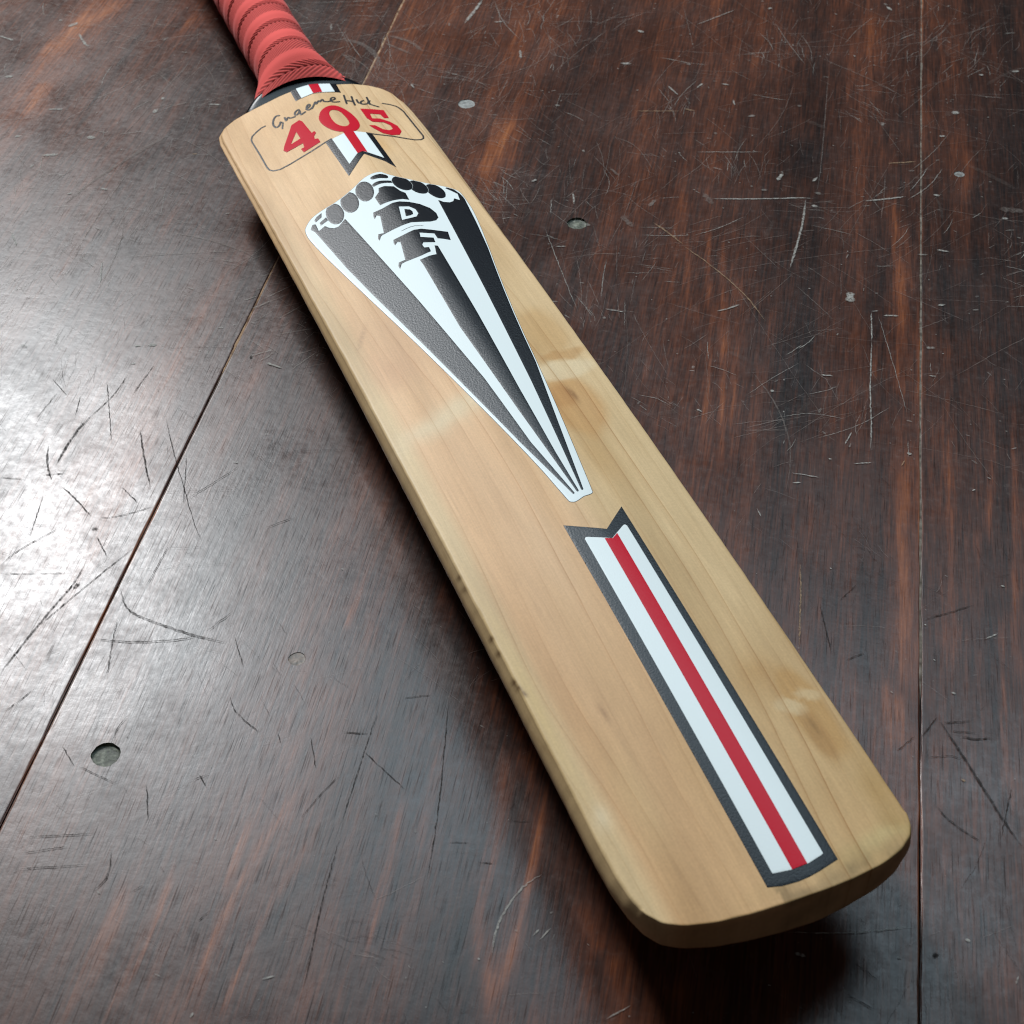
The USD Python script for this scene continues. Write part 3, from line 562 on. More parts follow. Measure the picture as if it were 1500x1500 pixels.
HOLES = [(-0.1577, -0.1186, 0.0058, 'old_filler', 0.0013), (-0.1172, 0.3810, 0.0052, 'grey_plug', 0.0004), (-0.0321, 0.2701, 0.0056, 'old_filler', 0.0012), (-0.0979, -0.0582, 0.0036, 'brown_plug', 0.0003), (0.1765, 0.3609, 0.0030, 'grey_plug', 0.0003)]
SEAMS = [-0.887, -0.536, -0.1845, 0.1549, 0.502, 0.851]
GAP = [0.0011, 0.0011, 0.0008, 0.0008, 0.0011, 0.0011]
pidx = 0
for i in range(len(SEAMS) - 1):
    x0, x1 = SEAMS[i] + GAP[i] / 2, SEAMS[i + 1] - GAP[i + 1] / 2
    ya, yb = -0.95, 1.75
    inview = x1 > -0.50 and x0 < 0.30
    gx = axis(x0, x1, -0.48, 0.26, 0.0013 if inview else 0.05, 0.03)
    gx = np.unique(np.r_[gx, x0 + 0.0002, x0 + 0.0004, x0 + 0.0009, x1 - 0.0002, x1 - 0.0004, x1 - 0.0009])
    gy = axis(ya, yb, -0.27, 0.64, 0.0062 if inview else 0.2, 0.05)
    GX, GY = np.meshgrid(gx, gy, indexing='ij'); x, y = GX.ravel(), GY.ravel()
    holes = [h for h in HOLES if x0 < h[0] < x1]
    keep = np.ones(len(x), bool)
    for h in holes: keep &= np.hypot(x - h[0], y - h[1]) > h[2] * 1.15
    x, y = x[keep], y[keep]
    rings = []
    for h in holes:
        a = np.linspace(0, 2 * np.pi, 48, endpoint=False); rr = h[2] * (1 + 0.03 * np.sin(3 * a + h[0] * 90) + 0.02 * np.sin(7 * a))
        rings.append(np.stack([h[0] + rr * np.cos(a), h[1] + rr * np.sin(a)], -1))
    if rings:
        x = np.r_[x, np.concatenate(rings)[:, 0]]; y = np.r_[y, np.concatenate(rings)[:, 1]]
    if holes or True:
        jit = np.random.default_rng(i).normal(0, 1e-7, (len(x), 2))
        tri = Delaunay(np.stack([x, y], -1) + jit).simplices
        c = np.stack([x, y], -1)[tri].mean(1)
        ok = np.ones(len(tri), bool)
        for h in holes: ok &= np.hypot(c[:, 0] - h[0], c[:, 1] - h[1]) > h[2] * 0.97
        tri = tri[ok]
    e = np.minimum(x - x0, x1 - x)
    chip = 0.5 + fbm(p2(x * 40, y * 55, i), 3, 77)
    z = -0.0007 * chip * np.clip(1 - e / 0.0004, 0, 1) ** 2 * 0.5 + 0.00035 * (fbm(p2(x * 7, y * 2.5, i * 2.0), 2, 3) - 0.5)
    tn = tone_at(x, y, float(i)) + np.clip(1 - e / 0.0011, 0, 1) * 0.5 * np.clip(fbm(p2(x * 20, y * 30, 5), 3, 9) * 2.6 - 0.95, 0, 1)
    wob = np.where(np.abs(x - x0) < np.abs(x - x1), fbm(p2(y * 60, y * 0, SEAMS[i] * 7), 4, 19) - .5, -(fbm(p2(y * 60, y * 0, SEAMS[i + 1] * 9), 4, 23) - .5))
    v = np.stack([x + wob * 0.0011 * np.clip(1 - e / 0.004, 0, 1), y, z], -1)
    A, B, C = v[tri[:, 0]], v[tri[:, 1]], v[tri[:, 2]]
    flip = np.cross(B - A, C - A)[:, 2] < 0; tri[flip] = tri[flip][:, ::-1]
    # sides: walk the two long edges down to the board's underside
    vs, fs = [v], [tri]; n = len(v)
    for xe, sgn in ((x0, -1), (x1, 1)):
        k = np.where(np.abs(x - xe) < 1e-9)[0]; k = k[np.argsort(y[k])]
        low = v[k].copy(); low[:, 2] = -0.02; top = v[k].copy()
        m = len(k); vs += [top, low]; a = n + np.arange(m - 1); b = n + m + np.arange(m - 1)
        q = np.concatenate([np.stack([a, a + 1, b + 1], -1), np.stack([a, b + 1, b], -1)])
        fs.append(q if sgn > 0 else q[:, ::-1]); n += 2 * m; tn = np.r_[tn, tn[k], tn[k] * 0.4]
    name = '/World/floor/plank' + ('' if pidx == 0 else '_%03d' % pidx); pidx += 1
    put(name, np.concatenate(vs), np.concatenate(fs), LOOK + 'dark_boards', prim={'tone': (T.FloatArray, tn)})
    for hi, (h, ring) in enumerate(zip(holes, rings)):           # the cup of each nail hole and what fills it
        hz = float(-0.0001); vv, ff, m = [], [], 48
        for r_, z_ in ((1.0, hz), (0.98, -h[4] * 0.6), (0.93, -h[4]), (0.6, -h[4] * 1.08), (0.3, -h[4] * 1.02)):
            vv.append(np.c_[h[0] + (ring[:, 0] - h[0]) * r_, h[1] + (ring[:, 1] - h[1]) * r_, np.full(m, z_) + (0.0002 * (fbm(p2(ring[:, 0] * 900 * r_, ring[:, 1] * 900 * r_, 1), 3, 2) - 0.5) if r_ < 0.97 else 0)])
        vv.append(np.array([[h[0], h[1], -h[4]]]))
        for k in range(4):
            a = k * m + np.arange(m); b = k * m + (np.arange(m) + 1) % m
            ff += [np.stack([a, b, b + m], -1), np.stack([a, b + m, a + m], -1)]
        a = 4 * m + np.arange(m); b = 4 * m + (np.arange(m) + 1) % m; ff.append(np.stack([a, b, np.full(m, 5 * m)], -1))
        put(name + '/nail_hole' + ('' if hi == 0 else '_%03d' % hi), np.concatenate(vv), np.concatenate(ff), LOOK + h[3], smooth=True)

# dust that has packed the joints, and the dark bed below
def ribbon(path, pts_l, pts_r, z, mat):
    v = np.concatenate([np.c_[pts_l, z], np.c_[pts_r, z]]); m = len(pts_l); a = np.arange(m - 1)
    put(path, v, np.concatenate([np.stack([a, a + m, a + m + 1], -1), np.stack([a, a + m + 1, a + 1], -1)]), mat, smooth=True)
ys = np.arange(-0.95, 1.7501, 0.004)
for j, s in enumerate(SEAMS[1:-1]):
    w = GAP[j + 1] / 2 + 0.0006
    fill = np.clip((fbm(p2(ys * 22, ys * 0, j), 3, 4) - 0.5) * 2.2 + (ys - (0.06 if j == 1 else -0.05)) * 22, -1, 1) * 0.5 + 0.5
    depth = -0.0052 + 0.0048 * fill + 0.0003 * fbm(p2(ys * 300, ys * 0, j), 2, 6)
    ribbon('/World/floor/joint_dust' + ('' if j == 0 else '_%03d' % j), np.c_[np.full_like(ys, s - w), ys], np.c_[np.full_like(ys, s + w), ys], depth, LOOK + ('tan_filler' if j == 1 else 'dust_filler'))

# scratches: thin scraped lines lying in the polish
rng = np.random.default_rng(7)
TINT = {'d': ((0.030, 0.026, 0.024), 0.92), 'l': ((0.36, 0.35, 0.32), 0.95), 't': ((0.32, 0.22, 0.14), 0.8), 'f': ((0.23, 0.20, 0.18), 0.42), 'h': ((0.30, 0.26, 0.235), 0.6), 'k': ((0.03, 0.025, 0.024), 0.6)}
SV, SF, SC, SA, nv = [], [], [], [], 0
def strip(pts, w, col, cov, z):
    global nv
    P = np.array(pts, float)
    for _ in range(2 if len(P) > 2 else 0):
        P = np.concatenate([P[:1], np.stack([P[:-1] * .75 + P[1:] * .25, P[:-1] * .25 + P[1:] * .75], 1).reshape(-1, 2), P[-1:]])
    L = np.r_[0, np.cumsum(np.linalg.norm(np.diff(P, axis=0), axis=1))]
    m = max(5, min(40, int(L[-1] / 1.2)))
    s = np.linspace(0, L[-1], m); Q = np.stack([np.interp(s, L, P[:, k]) for k in (0, 1)], -1)
    t = np.gradient(Q, axis=0); t /= np.linalg.norm(t, axis=1, keepdims=True) + 1e-9; nrm = np.c_[-t[:, 1], t[:, 0]]
    Q = Q + nrm * (rng.normal(0, 0.10, (m, 1)) if L[-1] > 6 else 0)
    u = s / max(L[-1], 1e-6); tap = np.clip(np.minimum(u, 1 - u) * 6, 0, 1) ** 0.7
    hw = w / 2 * (0.25 + 0.75 * tap) * rng.uniform(0.65, 1.2, m)
    cc = cov * (0.25 + 0.75 * tap) * rng.uniform(0.65, 1.0, m)
    for k, (o, al) in enumerate(((-1.0, 0.15), (-0.55, 1), (0.55, 1), (1.0, 0.15))):
        SV.append(np.c_[(Q + nrm * (hw * o)[:, None]) / 1000, np.full(m, z)]); SA.append(cc * al); SC.append(np.tile(col, (m, 1)))
    a = nv + np.arange(m - 1)
    for k in range(3):
        i0, i1 = a + k * m, a + (k + 1) * m
        SF.append(np.concatenate([np.stack([i0, i1 + 1, i1], -1), np.stack([i0, i0 + 1, i1 + 1], -1)]))
    nv += 4 * m
for i, (k, w, pts) in enumerate(SCRATCH):
    c, cov = TINT[k]; strip(pts, max(0.5, w * (1.5 if k != 'f' else 1.1)), c, cov, 0.00034 + 0.0000006 * i)
zz = 0.00026
def scatter(n, box, length, wid, kind, dirs, cov=1.0, curve=0.12):
    global zz
    for _ in range(n):
        x, y = rng.uniform(box[0], box[2]), rng.uniform(box[1], box[3])
        a = rng.choice(dirs) + rng.normal(0, 0.25); l = rng.lognormal(math.log(length), 0.6); c = rng.normal(0, curve)
        pts = [(x, y), (x + l / 2 * math.cos(a), y + l / 2 * math.sin(a)), (x + l / 2 * math.cos(a) + l / 2 * math.cos(a + c), y + l / 2 * math.sin(a) + l / 2 * math.sin(a + c))]
        col, cv = TINT[kind]; zz += 4e-8
        strip(pts, wid * rng.uniform(0.6, 1.5), col, cv * cov * rng.uniform(0.4, 1.0), zz)
def clusters(n, box, kinds, spread, per, length, wid, cov):
    for _ in range(n):
        cx, cy, a = rng.uniform(box[0], box[2]), rng.uniform(box[1], box[3]), rng.uniform(0, 3.14)
        sp = spread * rng.uniform(0.4, 1.6)
        for _ in range(rng.integers(per // 2, per * 2)):
            x, y = cx + rng.normal(0, sp), cy + rng.normal(0, sp)
            scatter(1, (x, y, x + .01, y + .01), length * rng.uniform(.5, 1.5), wid, rng.choice(kinds), [a], cov, 0.2)
FAR, NEAR, LEFT = (-480, 110, 260, 640), (-340, -260, 240, 140), (-480, -40, -120, 420)
scatter(1700, FAR, 18, 0.34, 'h', [0.2, 0.9, 1.6, 2.3, 1.2], 0.62)          # fine hair scratches on the far boards
scatter(160, FAR, 70, 0.42, 'h', [0.1, 0.8, 1.5, 2.4], 0.5, 0.25)           # long sweeping ones
clusters(80, FAR, ['h', 'h', 'f', 'l'], 16, 14, 14, 0.42, 0.85)
clusters(44, LEFT, ['h', 'k'], 14, 10, 13, 0.3, 0.7)
clusters(26, NEAR, ['k', 'k', 'h'], 13, 9, 10, 0.3, 0.8)
scatter(900, (-480, 220, -60, 640), 16, 0.40, 'l', [0.1, 0.5, 1.0, 1.9, 2.6], 0.40)
clusters(40, (-480, 220, -60, 640), ['l', 'h', 'f'], 16, 12, 15, 0.45, 0.6)
scatter(700, FAR, 1.5, 0.85, 'l', [0.1, 1.5, 2.6], 0.65)                      # small dents
scatter(70, FAR, 3.4, 1.7, 'l', [0.1, 0.1, 1.5, 2.9], 0.6)
scatter(240, NEAR, 0.9, 0.55, 'l', [0.1, 1.5, 2.6], 0.6)
scatter(420, NEAR, 10, 0.24, 'k', [1.57, 1.3, 1.8, 0.6, 2.4], 0.8)         # short dark scratches and open pores nearer by
scatter(220, NEAR, 14, 0.24, 'h', [1.57, 0.4, 2.6], 0.5)
scatter(120, FAR, 12, 2.8, 'f', [0.3, 1.2, 2.4], 0.30)                       # dull scuffs
put('/World/floor/scratch_marks', np.concatenate(SV), np.concatenate(SF), LOOK + 'scraped_polish', prim={'tint': (T.Color3fArray, np.concatenate(SC)), 'cover': (T.FloatArray, np.concatenate(SA))}, kind='stuff')

# ------------------------------------------------------------------ the bat, in its own frame: x across the face, y from toe to handle, z out of the face; metres
BW = np.array([[0.84025, -0.54207, -0.01211], [0.5422, 0.84014, 0.0135], [0.00285, -0.01791, 0.99984]])
BO = np.array([0, 0.2, -0.044])
bat = UsdGeom.Xform.Define(stage, '/World/cricket_bat')
tr = -BW @ BO
bat.AddTransformOp().Set(Gf.Matrix4d(*BW[:, 0], 0, *BW[:, 1], 0, *BW[:, 2], 0, *tr, 1))
bp = bat.GetPrim()
bp.SetCustomDataByKey('label', 'pale willow cricket bat with red grip lying face up on dark boards'); bp.SetCustomDataByKey('category', 'cricket bat')
B = '/World/cricket_bat/'
BOW, CAMBER, LB, HW = 0.009214747985318303, 0.0039998690400775624, 0.545, 0.054
RIDGE, RW = 0.0085, 0.0035                                        # the face is two gently tilted planes that meet in a soft ridge
def zface(x, y):
    s = np.clip(y / LB, -.05, 1.05)
    r = np.sqrt((x - RIDGE) ** 2 + RW * RW) - RW
    D = np.where(x < RIDGE, math.hypot(HW + RIDGE, RW) - RW, math.hypot(HW - RIDGE, RW) - RW)
    return BOW * 4 * s * (1 - s) + 0.0043 * (1 - r / D)
def edge_depth(y): return np.interp(y, [0, .06, .12, .22, .40, .50, .58], [.0165, .017, .0165, .0165, .0115, .0085, .009])
def spine_depth(y): return np.interp(y, [0, .03, .08, .15, .22, .30, .42, .52, .58], [.0215, .024, .036, .049, .0545, .051, .040, .031, .028])
OUT = [(-53.5, 60), (-53.5, 44), (-53.0, 34), (-51.6, 25), (-48.8, 17.6), (-44.6, 12.3), (-38, 8.9), (-28, 6.2), (-16.7, 4.2), (-4.9, 3), (9.2, 2.2), (20.7, 2.8), (32.4, 4.4), (42.5, 7), (48.9, 10.4), (52, 14.2), (53.7, 19), (54.3, 27), (54.3, 60),
       (54.0, 180), (54.0, 300), (54.3, 420), (55.0, 500), (54.9, 525), (54.2, 540), (52.2, 549.5), (48, 557.6), (41.5, 563.4), (34.4, 567), (23.7, 570.5), (12.3, 572.6), (3, 572.2), (-9, 568.6), (-19, 564.6), (-32, 559.4), (-41, 554.6), (-48.4, 549), (-52, 543), (-53.6, 534), (-54.0, 500), (-54.0, 400), (-53.7, 300), (-53.5, 180)]
op = Polygon(OUT).buffer(2).buffer(-4).buffer(2).exterior
n = int(op.length / 1.0)
O = np.array([op.interpolate(k / n, normalized=True).coords[0] for k in range(n)]) / 1000
if Polygon(O).exterior.is_ccw is False: O = O[::-1]
for _ in range(2): O = (np.roll(O, 1, 0) + 2 * O + np.roll(O, -1, 0)) / 4
tg = np.roll(O, -1, 0) - np.roll(O, 1, 0); tg /= np.linalg.norm(tg, axis=1, keepdims=True); inn = np.c_[-tg[:, 1], tg[:, 0]]
O = O + inn * (0.0003 * (fbm(p2(O[:, 0] * 160, O[:, 1] * 160, 1), 4, 51) - .5))[:, None]
poly = Polygon(O)
RT = lambda x, y: np.where(y < 0.02, 0.0006, 0.0013) + 0.0012 * np.clip(fbm(p2(x * 90, y * 90, 2), 4, 5) - .48, 0, 1)      # how round the face's edge is
RB = 0.005
DS = np.array([0, .00012, .0003, .0006, .001, .0015, .0021, .0028, .0038, .005])
def drop(d, r): u = np.clip(1 - d / r, 0, 1); return r * (1 - np.sqrt(np.clip(1 - u * u, 0, 1)))
def ztop(x, y, d): return zface(x, y) - drop(d, RT(x, y))
def zbot(x, y, d):
    e, D = edge_depth(y), spine_depth(y); u = np.clip(np.abs(x - 0.004) / 0.0515, 0, 1)
    endd = np.clip(d / 0.02, 0, 1)
    zc = zface(0 * x + RIDGE, y) - 0.0043
    return zc - e + 0.001 - (D - e) * (1 - u ** 1.25) * (0.55 + 0.45 * endd) + drop(d, RB)
SET = 0.0019 * np.abs(inn[:, 0])[:, None] ** 4
SET = np.mean([np.roll(SET, k, 0) for k in range(-16, 17)], 0)
OT = O + inn * SET
rings = [OT + inn * d for d in DS]
last = rings[-1]; ip = Polygon(last)
gx, gy = np.meshgrid(np.arange(-.056, .056, .0015), np.arange(0, .58, .0016), indexing='ij'); gx, gy = gx.ravel(), gy.ravel()
m = contains_xy(ip.buffer(-0.0006), gx, gy); inner = np.c_[gx[m], gy[m]]
pts2 = np.concatenate([last, inner]); tri = Delaunay(pts2 + np.random.default_rng(1).normal(0, 1e-8, pts2.shape)).simplices
cen = pts2[tri].mean(1); tri = tri[contains_xy(ip, cen[:, 0], cen[:, 1])]
a, b, c = pts2[tri[:, 0]], pts2[tri[:, 1]], pts2[tri[:, 2]]
fl_ = ((b - a)[:, 0] * (c - a)[:, 1] - (b - a)[:, 1] * (c - a)[:, 0]) < 0; tri[fl_] = tri[fl_][:, ::-1]
V, F, nR = [], [], len(DS)
# top: rings 0..nR-1, then interior points; then the wall; then bottom the same
for r, d in zip(rings, DS): V.append(np.c_[r, ztop(r[:, 0], r[:, 1], d)])
V.append(np.c_[inner, zface(inner[:, 0], inner[:, 1])])
def ringfaces(i0, i1, flip=False):
    k = np.arange(n); k2 = (k + 1) % n
    q = np.concatenate([np.stack([i0 + k, i0 + k2, i1 + k2], -1), np.stack([i0 + k, i1 + k2, i1 + k], -1)])
    return q[:, ::-1] if flip else q
for k in range(nR - 1): F.append(ringfaces(k * n, (k + 1) * n))
mp = np.r_[(nR - 1) * n + np.arange(n), nR * n + np.arange(len(inner))]
F.append(mp[tri])
base = nR * n + len(inner)
zt, zb = V[0][:, 2], zbot(O[:, 0], O[:, 1], np.zeros(n))
for t, o_ in ((.22, .42), (.5, .05), (.78, .2)): V.append(np.c_[O + inn * SET * o_, zt * (1 - t) + zb * t])
F.append(ringfaces(base, 0)); F.append(ringfaces(base + n, base)); F.append(ringfaces(base + 2 * n, base + n))
b0 = base + 3 * n
for r, d in zip(rings, DS): V.append(np.c_[r, zbot(r[:, 0], r[:, 1], d)])
di = sh_points(inner); di = np.array([0.0]) if False else np.asarray(cKDTree(O).query(inner)[0])
V.append(np.c_[inner, zbot(inner[:, 0], inner[:, 1], di)])
F.append(ringfaces(b0, base + 2 * n))
for k in range(nR - 1): F.append(ringfaces(b0 + k * n, b0 + (k + 1) * n, True))
F.append((b0 + mp)[tri][:, ::-1])
V = np.concatenate(V); F = np.concatenate(F)
# willow colour: straw and pink zones, grain lines running up the blade, old stains and a pale band where a sticker was
x, y, z = V.T
xm, ym = x * 1000, y * 1000
wv = (fbm(p2(x * 22, y * 5.5, 0.0), 3, 2) - 0.5)
straw, pink, honey, pale = np.array([.585, .42, .225]), np.array([.63, .39, .205]), np.array([.45, .235, .075]), np.array([.68, .54, .34])
left = 1 / (1 + np.exp((xm - 4 - 14 * wv) / 5))
col = straw * (1 - left)[:, None] + pink * left[:, None]
up = np.clip((ym - 250) / 200, 0, 1) * .6
col = col * (1 - up)[:, None] + up[:, None] * np.array([.65, .435, .245])
toe = np.clip((170 - ym) / 190, 0, 1)
col = col * (1 - 0.62 * toe)[:, None] + (0.62 * toe)[:, None] * np.array([.54, .325, .135])
edge = np.clip((-40 - xm + 6 * wv) / 6, 0, 1) * np.clip((470 - ym) / 150, 0, 1)
col = col * (1 - .7 * edge)[:, None] + (.7 * edge)[:, None] * np.array([.60, .46, .25])
band = fbm(p2(x * 75 + 3 * wv, y * 2.4, 1.0), 3, 3) - 0.5
col *= (1 + 0.26 * band)[:, None]
gc = x * 118 + 2.6 * (fbm(p2(x * 12, y * 4.5, 4.0), 3, 6) - 0.5) + 0.9 * np.exp(-(y / .10) ** 2) * (x * 20 + .2)
mot = fbm(p2(x * 42 + 2 * wv, y * 15, 7.0), 4, 61) - .5
col *= (1 + 0.42 * mot)[:, None] ** np.array([.8, 1.0, 1.3])
curl = np.sin((x * 150 + 5.0 * (fbm(p2(x * 10, y * 5, 12.0), 3, 63) - .5) + 1.5 * np.sin(y * 9)) * 1.3)
col *= (1 - 0.15 * np.clip(curl, 0, 1) * np.clip(fbm(p2(x * 20, y * 4, 3), 2, 64) * 2 - .5, 0, 1))[:, None] ** np.array([.8, 1.0, 1.4])
gs = np.clip(fbm(p2(x * 45, y * 6, 2.0), 3, 8) * 2.4 - 0.5, 0.22, 1) * np.where(z > zface(x, y) - 0.004, 1, .7)
def stain(cx, cy, rx, ry, colr, amt, ang=0.0, ragged=0.9, crisp=False):
    global col
    w_ = gauss(xm + 10 * wv * ragged, ym + ragged * 22 * (fbm(p2(x * 70, y * 40, cx), 3, 12) - .5), cx, cy, rx, ry, ang)
    w_ = (np.clip((w_ - .25) / .3, 0, 1) ** 1.2 * (.75 + .5 * fbm(p2(x * 180, y * 30, cy), 3, 14)) if crisp else w_) * amt
    w_ = np.clip(w_, 0, 1)
    col = col * (1 - w_)[:, None] + w_[:, None] * np.array(colr)
stain(36, 300, 14, 20, (.50, .30, .12), .55, .0, .7, True); stain(31, 248, 13, 20, (.52, .29, .11), .8, .0, .6, True); stain(28, 256, 6, 9, (.43, .21, .07), .55, .0, .8, True)
stain(35, 273.5, 17, 7, pale, .8, .12, .35, True); stain(40, 284, 12, 3.5, (.46, .25, .09), .7, .15, .4, True); stain(26, 215, 7, 22, (.50, .30, .12), .6, .0, .7)
stain(-29, 260, 22, 6.0, pale, .85, .33, .6); stain(-14, 268, 10, 5, pale, .6, .3, .6); stain(-36, 305, 13, 14, (.52, .28, .15), .45); stain(-22, 330, 12, 24, (.55, .33, .19), .4); stain(-30, 225, 14, 22, (.54, .33, .17), .4)
stain(-20, 120, 10, 40, (.52, .32, .15), .45); stain(-6, 60, 9, 30, (.52, .32, .14), .5); stain(-32, 60, 6, 24, (.60, .41, .20), .5); stain(-14, 170, 7, 30, (.63, .43, .25), .4)
stain(43, 66, 8, 22, (.46, .26, .09), .75, .0, .8, True); stain(37, 71, 6, 3.4, (.62, .47, .27), .75, .2, .6, True); stain(46, 72, 5, 3, (.62, .47, .27), .6, .1, .6, True); stain(41, 58, 4, 9, (.40, .22, .08), .6, .0, .9, True); stain(34, 88, 9, 12, (.44, .25, .09), .6); stain(48, 30, 6, 16, (.42, .25, .08), .6); stain(20, 9, 30, 4, (.40, .27, .11), .5); stain(48, 14, 7, 6, (.42, .27, .10), .65); stain(38, 12, 12, 4, (.58, .47, .22), .5)
stain(-46, 52, 3, 5, pale, .8); stain(-49, 110, 3, 40, (.56, .40, .16), .5)
stain(31.8, 256, 1.0, 5, (.16, .07, .025), .85, 0.1, 0); stain(40, 62, 1.0, 5, (.22, .12, .04), .7, .1, 0); stain(-28, 95, .8, 4, (.26, .13, .06), .7, 0.1, .0); stain(-40, 330, 1.0, 9, (.30, .17, .09), .5, -.5, .0)
for cx, cy in ((-51, 117), (-50.3, 114), (-51.5, 121), (-51.8, 176), (-52, 170), (-51.5, 143), (-51.8, 136)):
    stain(cx, cy, .7, 1.6, (.13, .07, .03), .9, .2, .1)
stain(53, 500, 3, 30, (.56, .44, .28), .3); stain(24, 488, 4, 6, (.62, .36, .14), .55); stain(6, 548, 14, 5, (.62, .40, .17), .6)
toeg = np.clip((0.012 - y) / 0.012, 0, 1) * (z < zface(x, y) - 0.002)
grime = np.clip((fbm(p2(x * 90, y * 90 + z * 200, 5), 4, 15) - .42) * 3, 0, 1) * np.exp(-((ym - 5) / 6) ** 2) * (xm > -5)
col = col * (1 - .55 * grime)[:, None] + (.55 * grime)[:, None] * np.array([.10, .075, .03])
te = np.clip((0.020 - y) / 0.006, 0, 1) * np.clip((ztop(x, y, np.zeros_like(x)) + 0.0006 - z) / 0.0012, 0, 1)
col = col * (1 - .50 * te)[:, None] + (.50 * te * (.8 + .8 * fbm(p2(x * 700, z * 60, 3), 3, 44)))[:, None] * np.array([.24, .16, .085])
col = np.clip(col, 0.02, 0.85)
put(B + 'blade', V, F, LOOK + 'willow', prim={'tint': (T.Color3fArray, col), 'rest': (T.Float3Array, V), 'ring': (T.FloatArray, gc + 40), 'ringdepth': (T.FloatArray, gs)})

# ---- stickers: thin vinyl pieces that follow the face
def chaikin(P, it=1):
    P = np.array(P, float)
    for _ in range(it): P = np.stack([P * .75 + np.roll(P, -1, 0) * .25, P * .25 + np.roll(P, -1, 0) * .75], 1).reshape(-1, 2)
    return P
def vinyl_piece(path, shape, lift, mat, thick=0.16, step=2.0, inset=0.30, label=None):
    """shape: shapely polygon(s) in mm on the face; lift: height of its top above the wood in mm."""
    Vs, Fs, o = [], [], 0
    for g in getattr(shape, 'geoms', [shape]):
        if g.is_empty or g.area < 0.02: continue
        bd, skirts = [], []
        for rg in [g.exterior] + list(g.interiors):
            k = max(8, int(rg.length / min(step, 0.55))); q = np.array([rg.interpolate(t / k, normalized=True).coords[0] for t in range(k)])
            vx = np.array(rg.coords)[:-1]
            s = np.array([rg.project(Point(p)) for p in vx]); s0 = np.arange(k) * rg.length / k
            al = np.r_[s, s0]; al = np.sort(al); al = al[np.r_[True, np.diff(al) > 0.03]]
            q = np.array([rg.interpolate(t).coords[0] for t in al]); skirts.append((sum(map(len, bd)), len(q))); bd.append(q)
        nb = sum(map(len, bd)); P = np.concatenate(bd)
        ins = g.buffer(-inset, join_style=2)
        for h in getattr(ins, 'geoms', [ins]):
            if h.is_empty: continue
            for rg in [h.exterior] + list(h.interiors):
                k = max(4, int(rg.length / 0.6)); P = np.concatenate([P, [rg.interpolate(t / k, normalized=True).coords[0] for t in range(k)]])
        x0, y0, x1, y1 = g.bounds
        ax, ay = np.meshgrid(np.arange(x0, x1, step), np.arange(y0, y1, step)); ax, ay = ax.ravel(), ay.ravel()
        far = g.buffer(-inset - 0.5)
        if not far.is_empty:
            kk = contains_xy(far, ax, ay); P = np.concatenate([P, np.c_[ax[kk], ay[kk]]])
        t = Delaunay(P + np.random.default_rng(2).normal(0, 1e-5, P.shape)).simplices
        cc = P[t].mean(1); t = t[contains_xy(g, cc[:, 0], cc[:, 1])]
        a_, b_, c_ = P[t[:, 0]], P[t[:, 1]], P[t[:, 2]]
        fl = ((b_ - a_)[:, 0] * (c_ - a_)[:, 1] - (b_ - a_)[:, 1] * (c_ - a_)[:, 0]) < 0; t[fl] = t[fl][:, ::-1]
        zz_ = zface(P[:, 0] / 1000, P[:, 1] / 1000) + lift / 1000
        zz_[:nb] -= min(0.6 * thick, 0.09) / 1000
        top = np.c_[P / 1000, zz_]
        low = top[:nb].copy(); low[:, 2] = zface(P[:nb, 0] / 1000, P[:nb, 1] / 1000) + (lift - thick) / 1000
        Vs += [top, low]; Fs.append(o + t)
        for s_, c in skirts:
            a = s_ + np.arange(c); b = s_ + (np.arange(c) + 1) % c; l = len(P)
            q = np.concatenate([np.stack([a, l + b, b], -1), np.stack([a, l + a, l + b], -1)])
            Fs.append(o + q)
        o += len(P) + nb
    return put(path, np.concatenate(Vs), np.concatenate(Fs), LOOK + mat, smooth=True, label=label)
PG = lambda k, it=0: Polygon(chaikin(DECAL[k], it) if it else DECAL[k]).buffer(0)

# strip sticker near the toe: black border, white panel, red stripe, the clear film's edge round it
S = B + 'toe_sticker'
vinyl_piece(S, PG('toe_black'), 0.20, 'black_vinyl', label='black bordered strip sticker near the toe')
vinyl_piece(S + '/white_panel', PG('toe_white').buffer(-.25).buffer(.25), 0.30, 'white_vinyl', 0.10)
vinyl_piece(S + '/red_stripe', PG('toe_red'), 0.37, 'red_vinyl', 0.07)

# fan-shaped maker's sticker in the middle
S = B + 'fan_sticker'
fan = Polygon(chaikin(DECAL['fan_white'], 2)).buffer(.4).buffer(-.4)
vinyl_piece(S, fan, 0.20, 'white_vinyl', label='white fan-shaped sticker with black bars and letters')
core = fan.buffer(-0.45)
def blk(name, shape, **k): vinyl_piece(S + '/' + name, shape.intersection(core), 0.31, 'black_vinyl', 0.11, step=1.6, inset=0.28, **k)
vinyl_piece(S + '/outline', fan.buffer(0.22).difference(fan.buffer(-0.05)), 0.06, 'ink', 0.06, inset=0.05)
blk('bar', PG('fan_left_bar').buffer(-.15).buffer(.15)); blk('bar_001', PG('fan_mid_bar')); blk('bar_002', PG('fan_right_bar').buffer(-.1).buffer(.1))
for i in range(6): blk('bead' + ('' if i == 0 else '_%03d' % i), PG('fan_bead_%d' % i).difference(union_all([PG('fan_bead_%d' % j).buffer(0.12) for j in range(i)]) if i not in (0, 3) else Polygon()))
blk('corner_piece', PG('fan_left_corner')); blk('link', union_all([PG('fan_left_link')]).difference(PG('fan_bead_0').buffer(.1))); blk('arch', PG('fan_arch_low', 1).difference(union_all([PG('fan_bead_2'), PG('fan_bead_3')]).buffer(.15))); blk('arch_001', PG('fan_arch_up', 1))
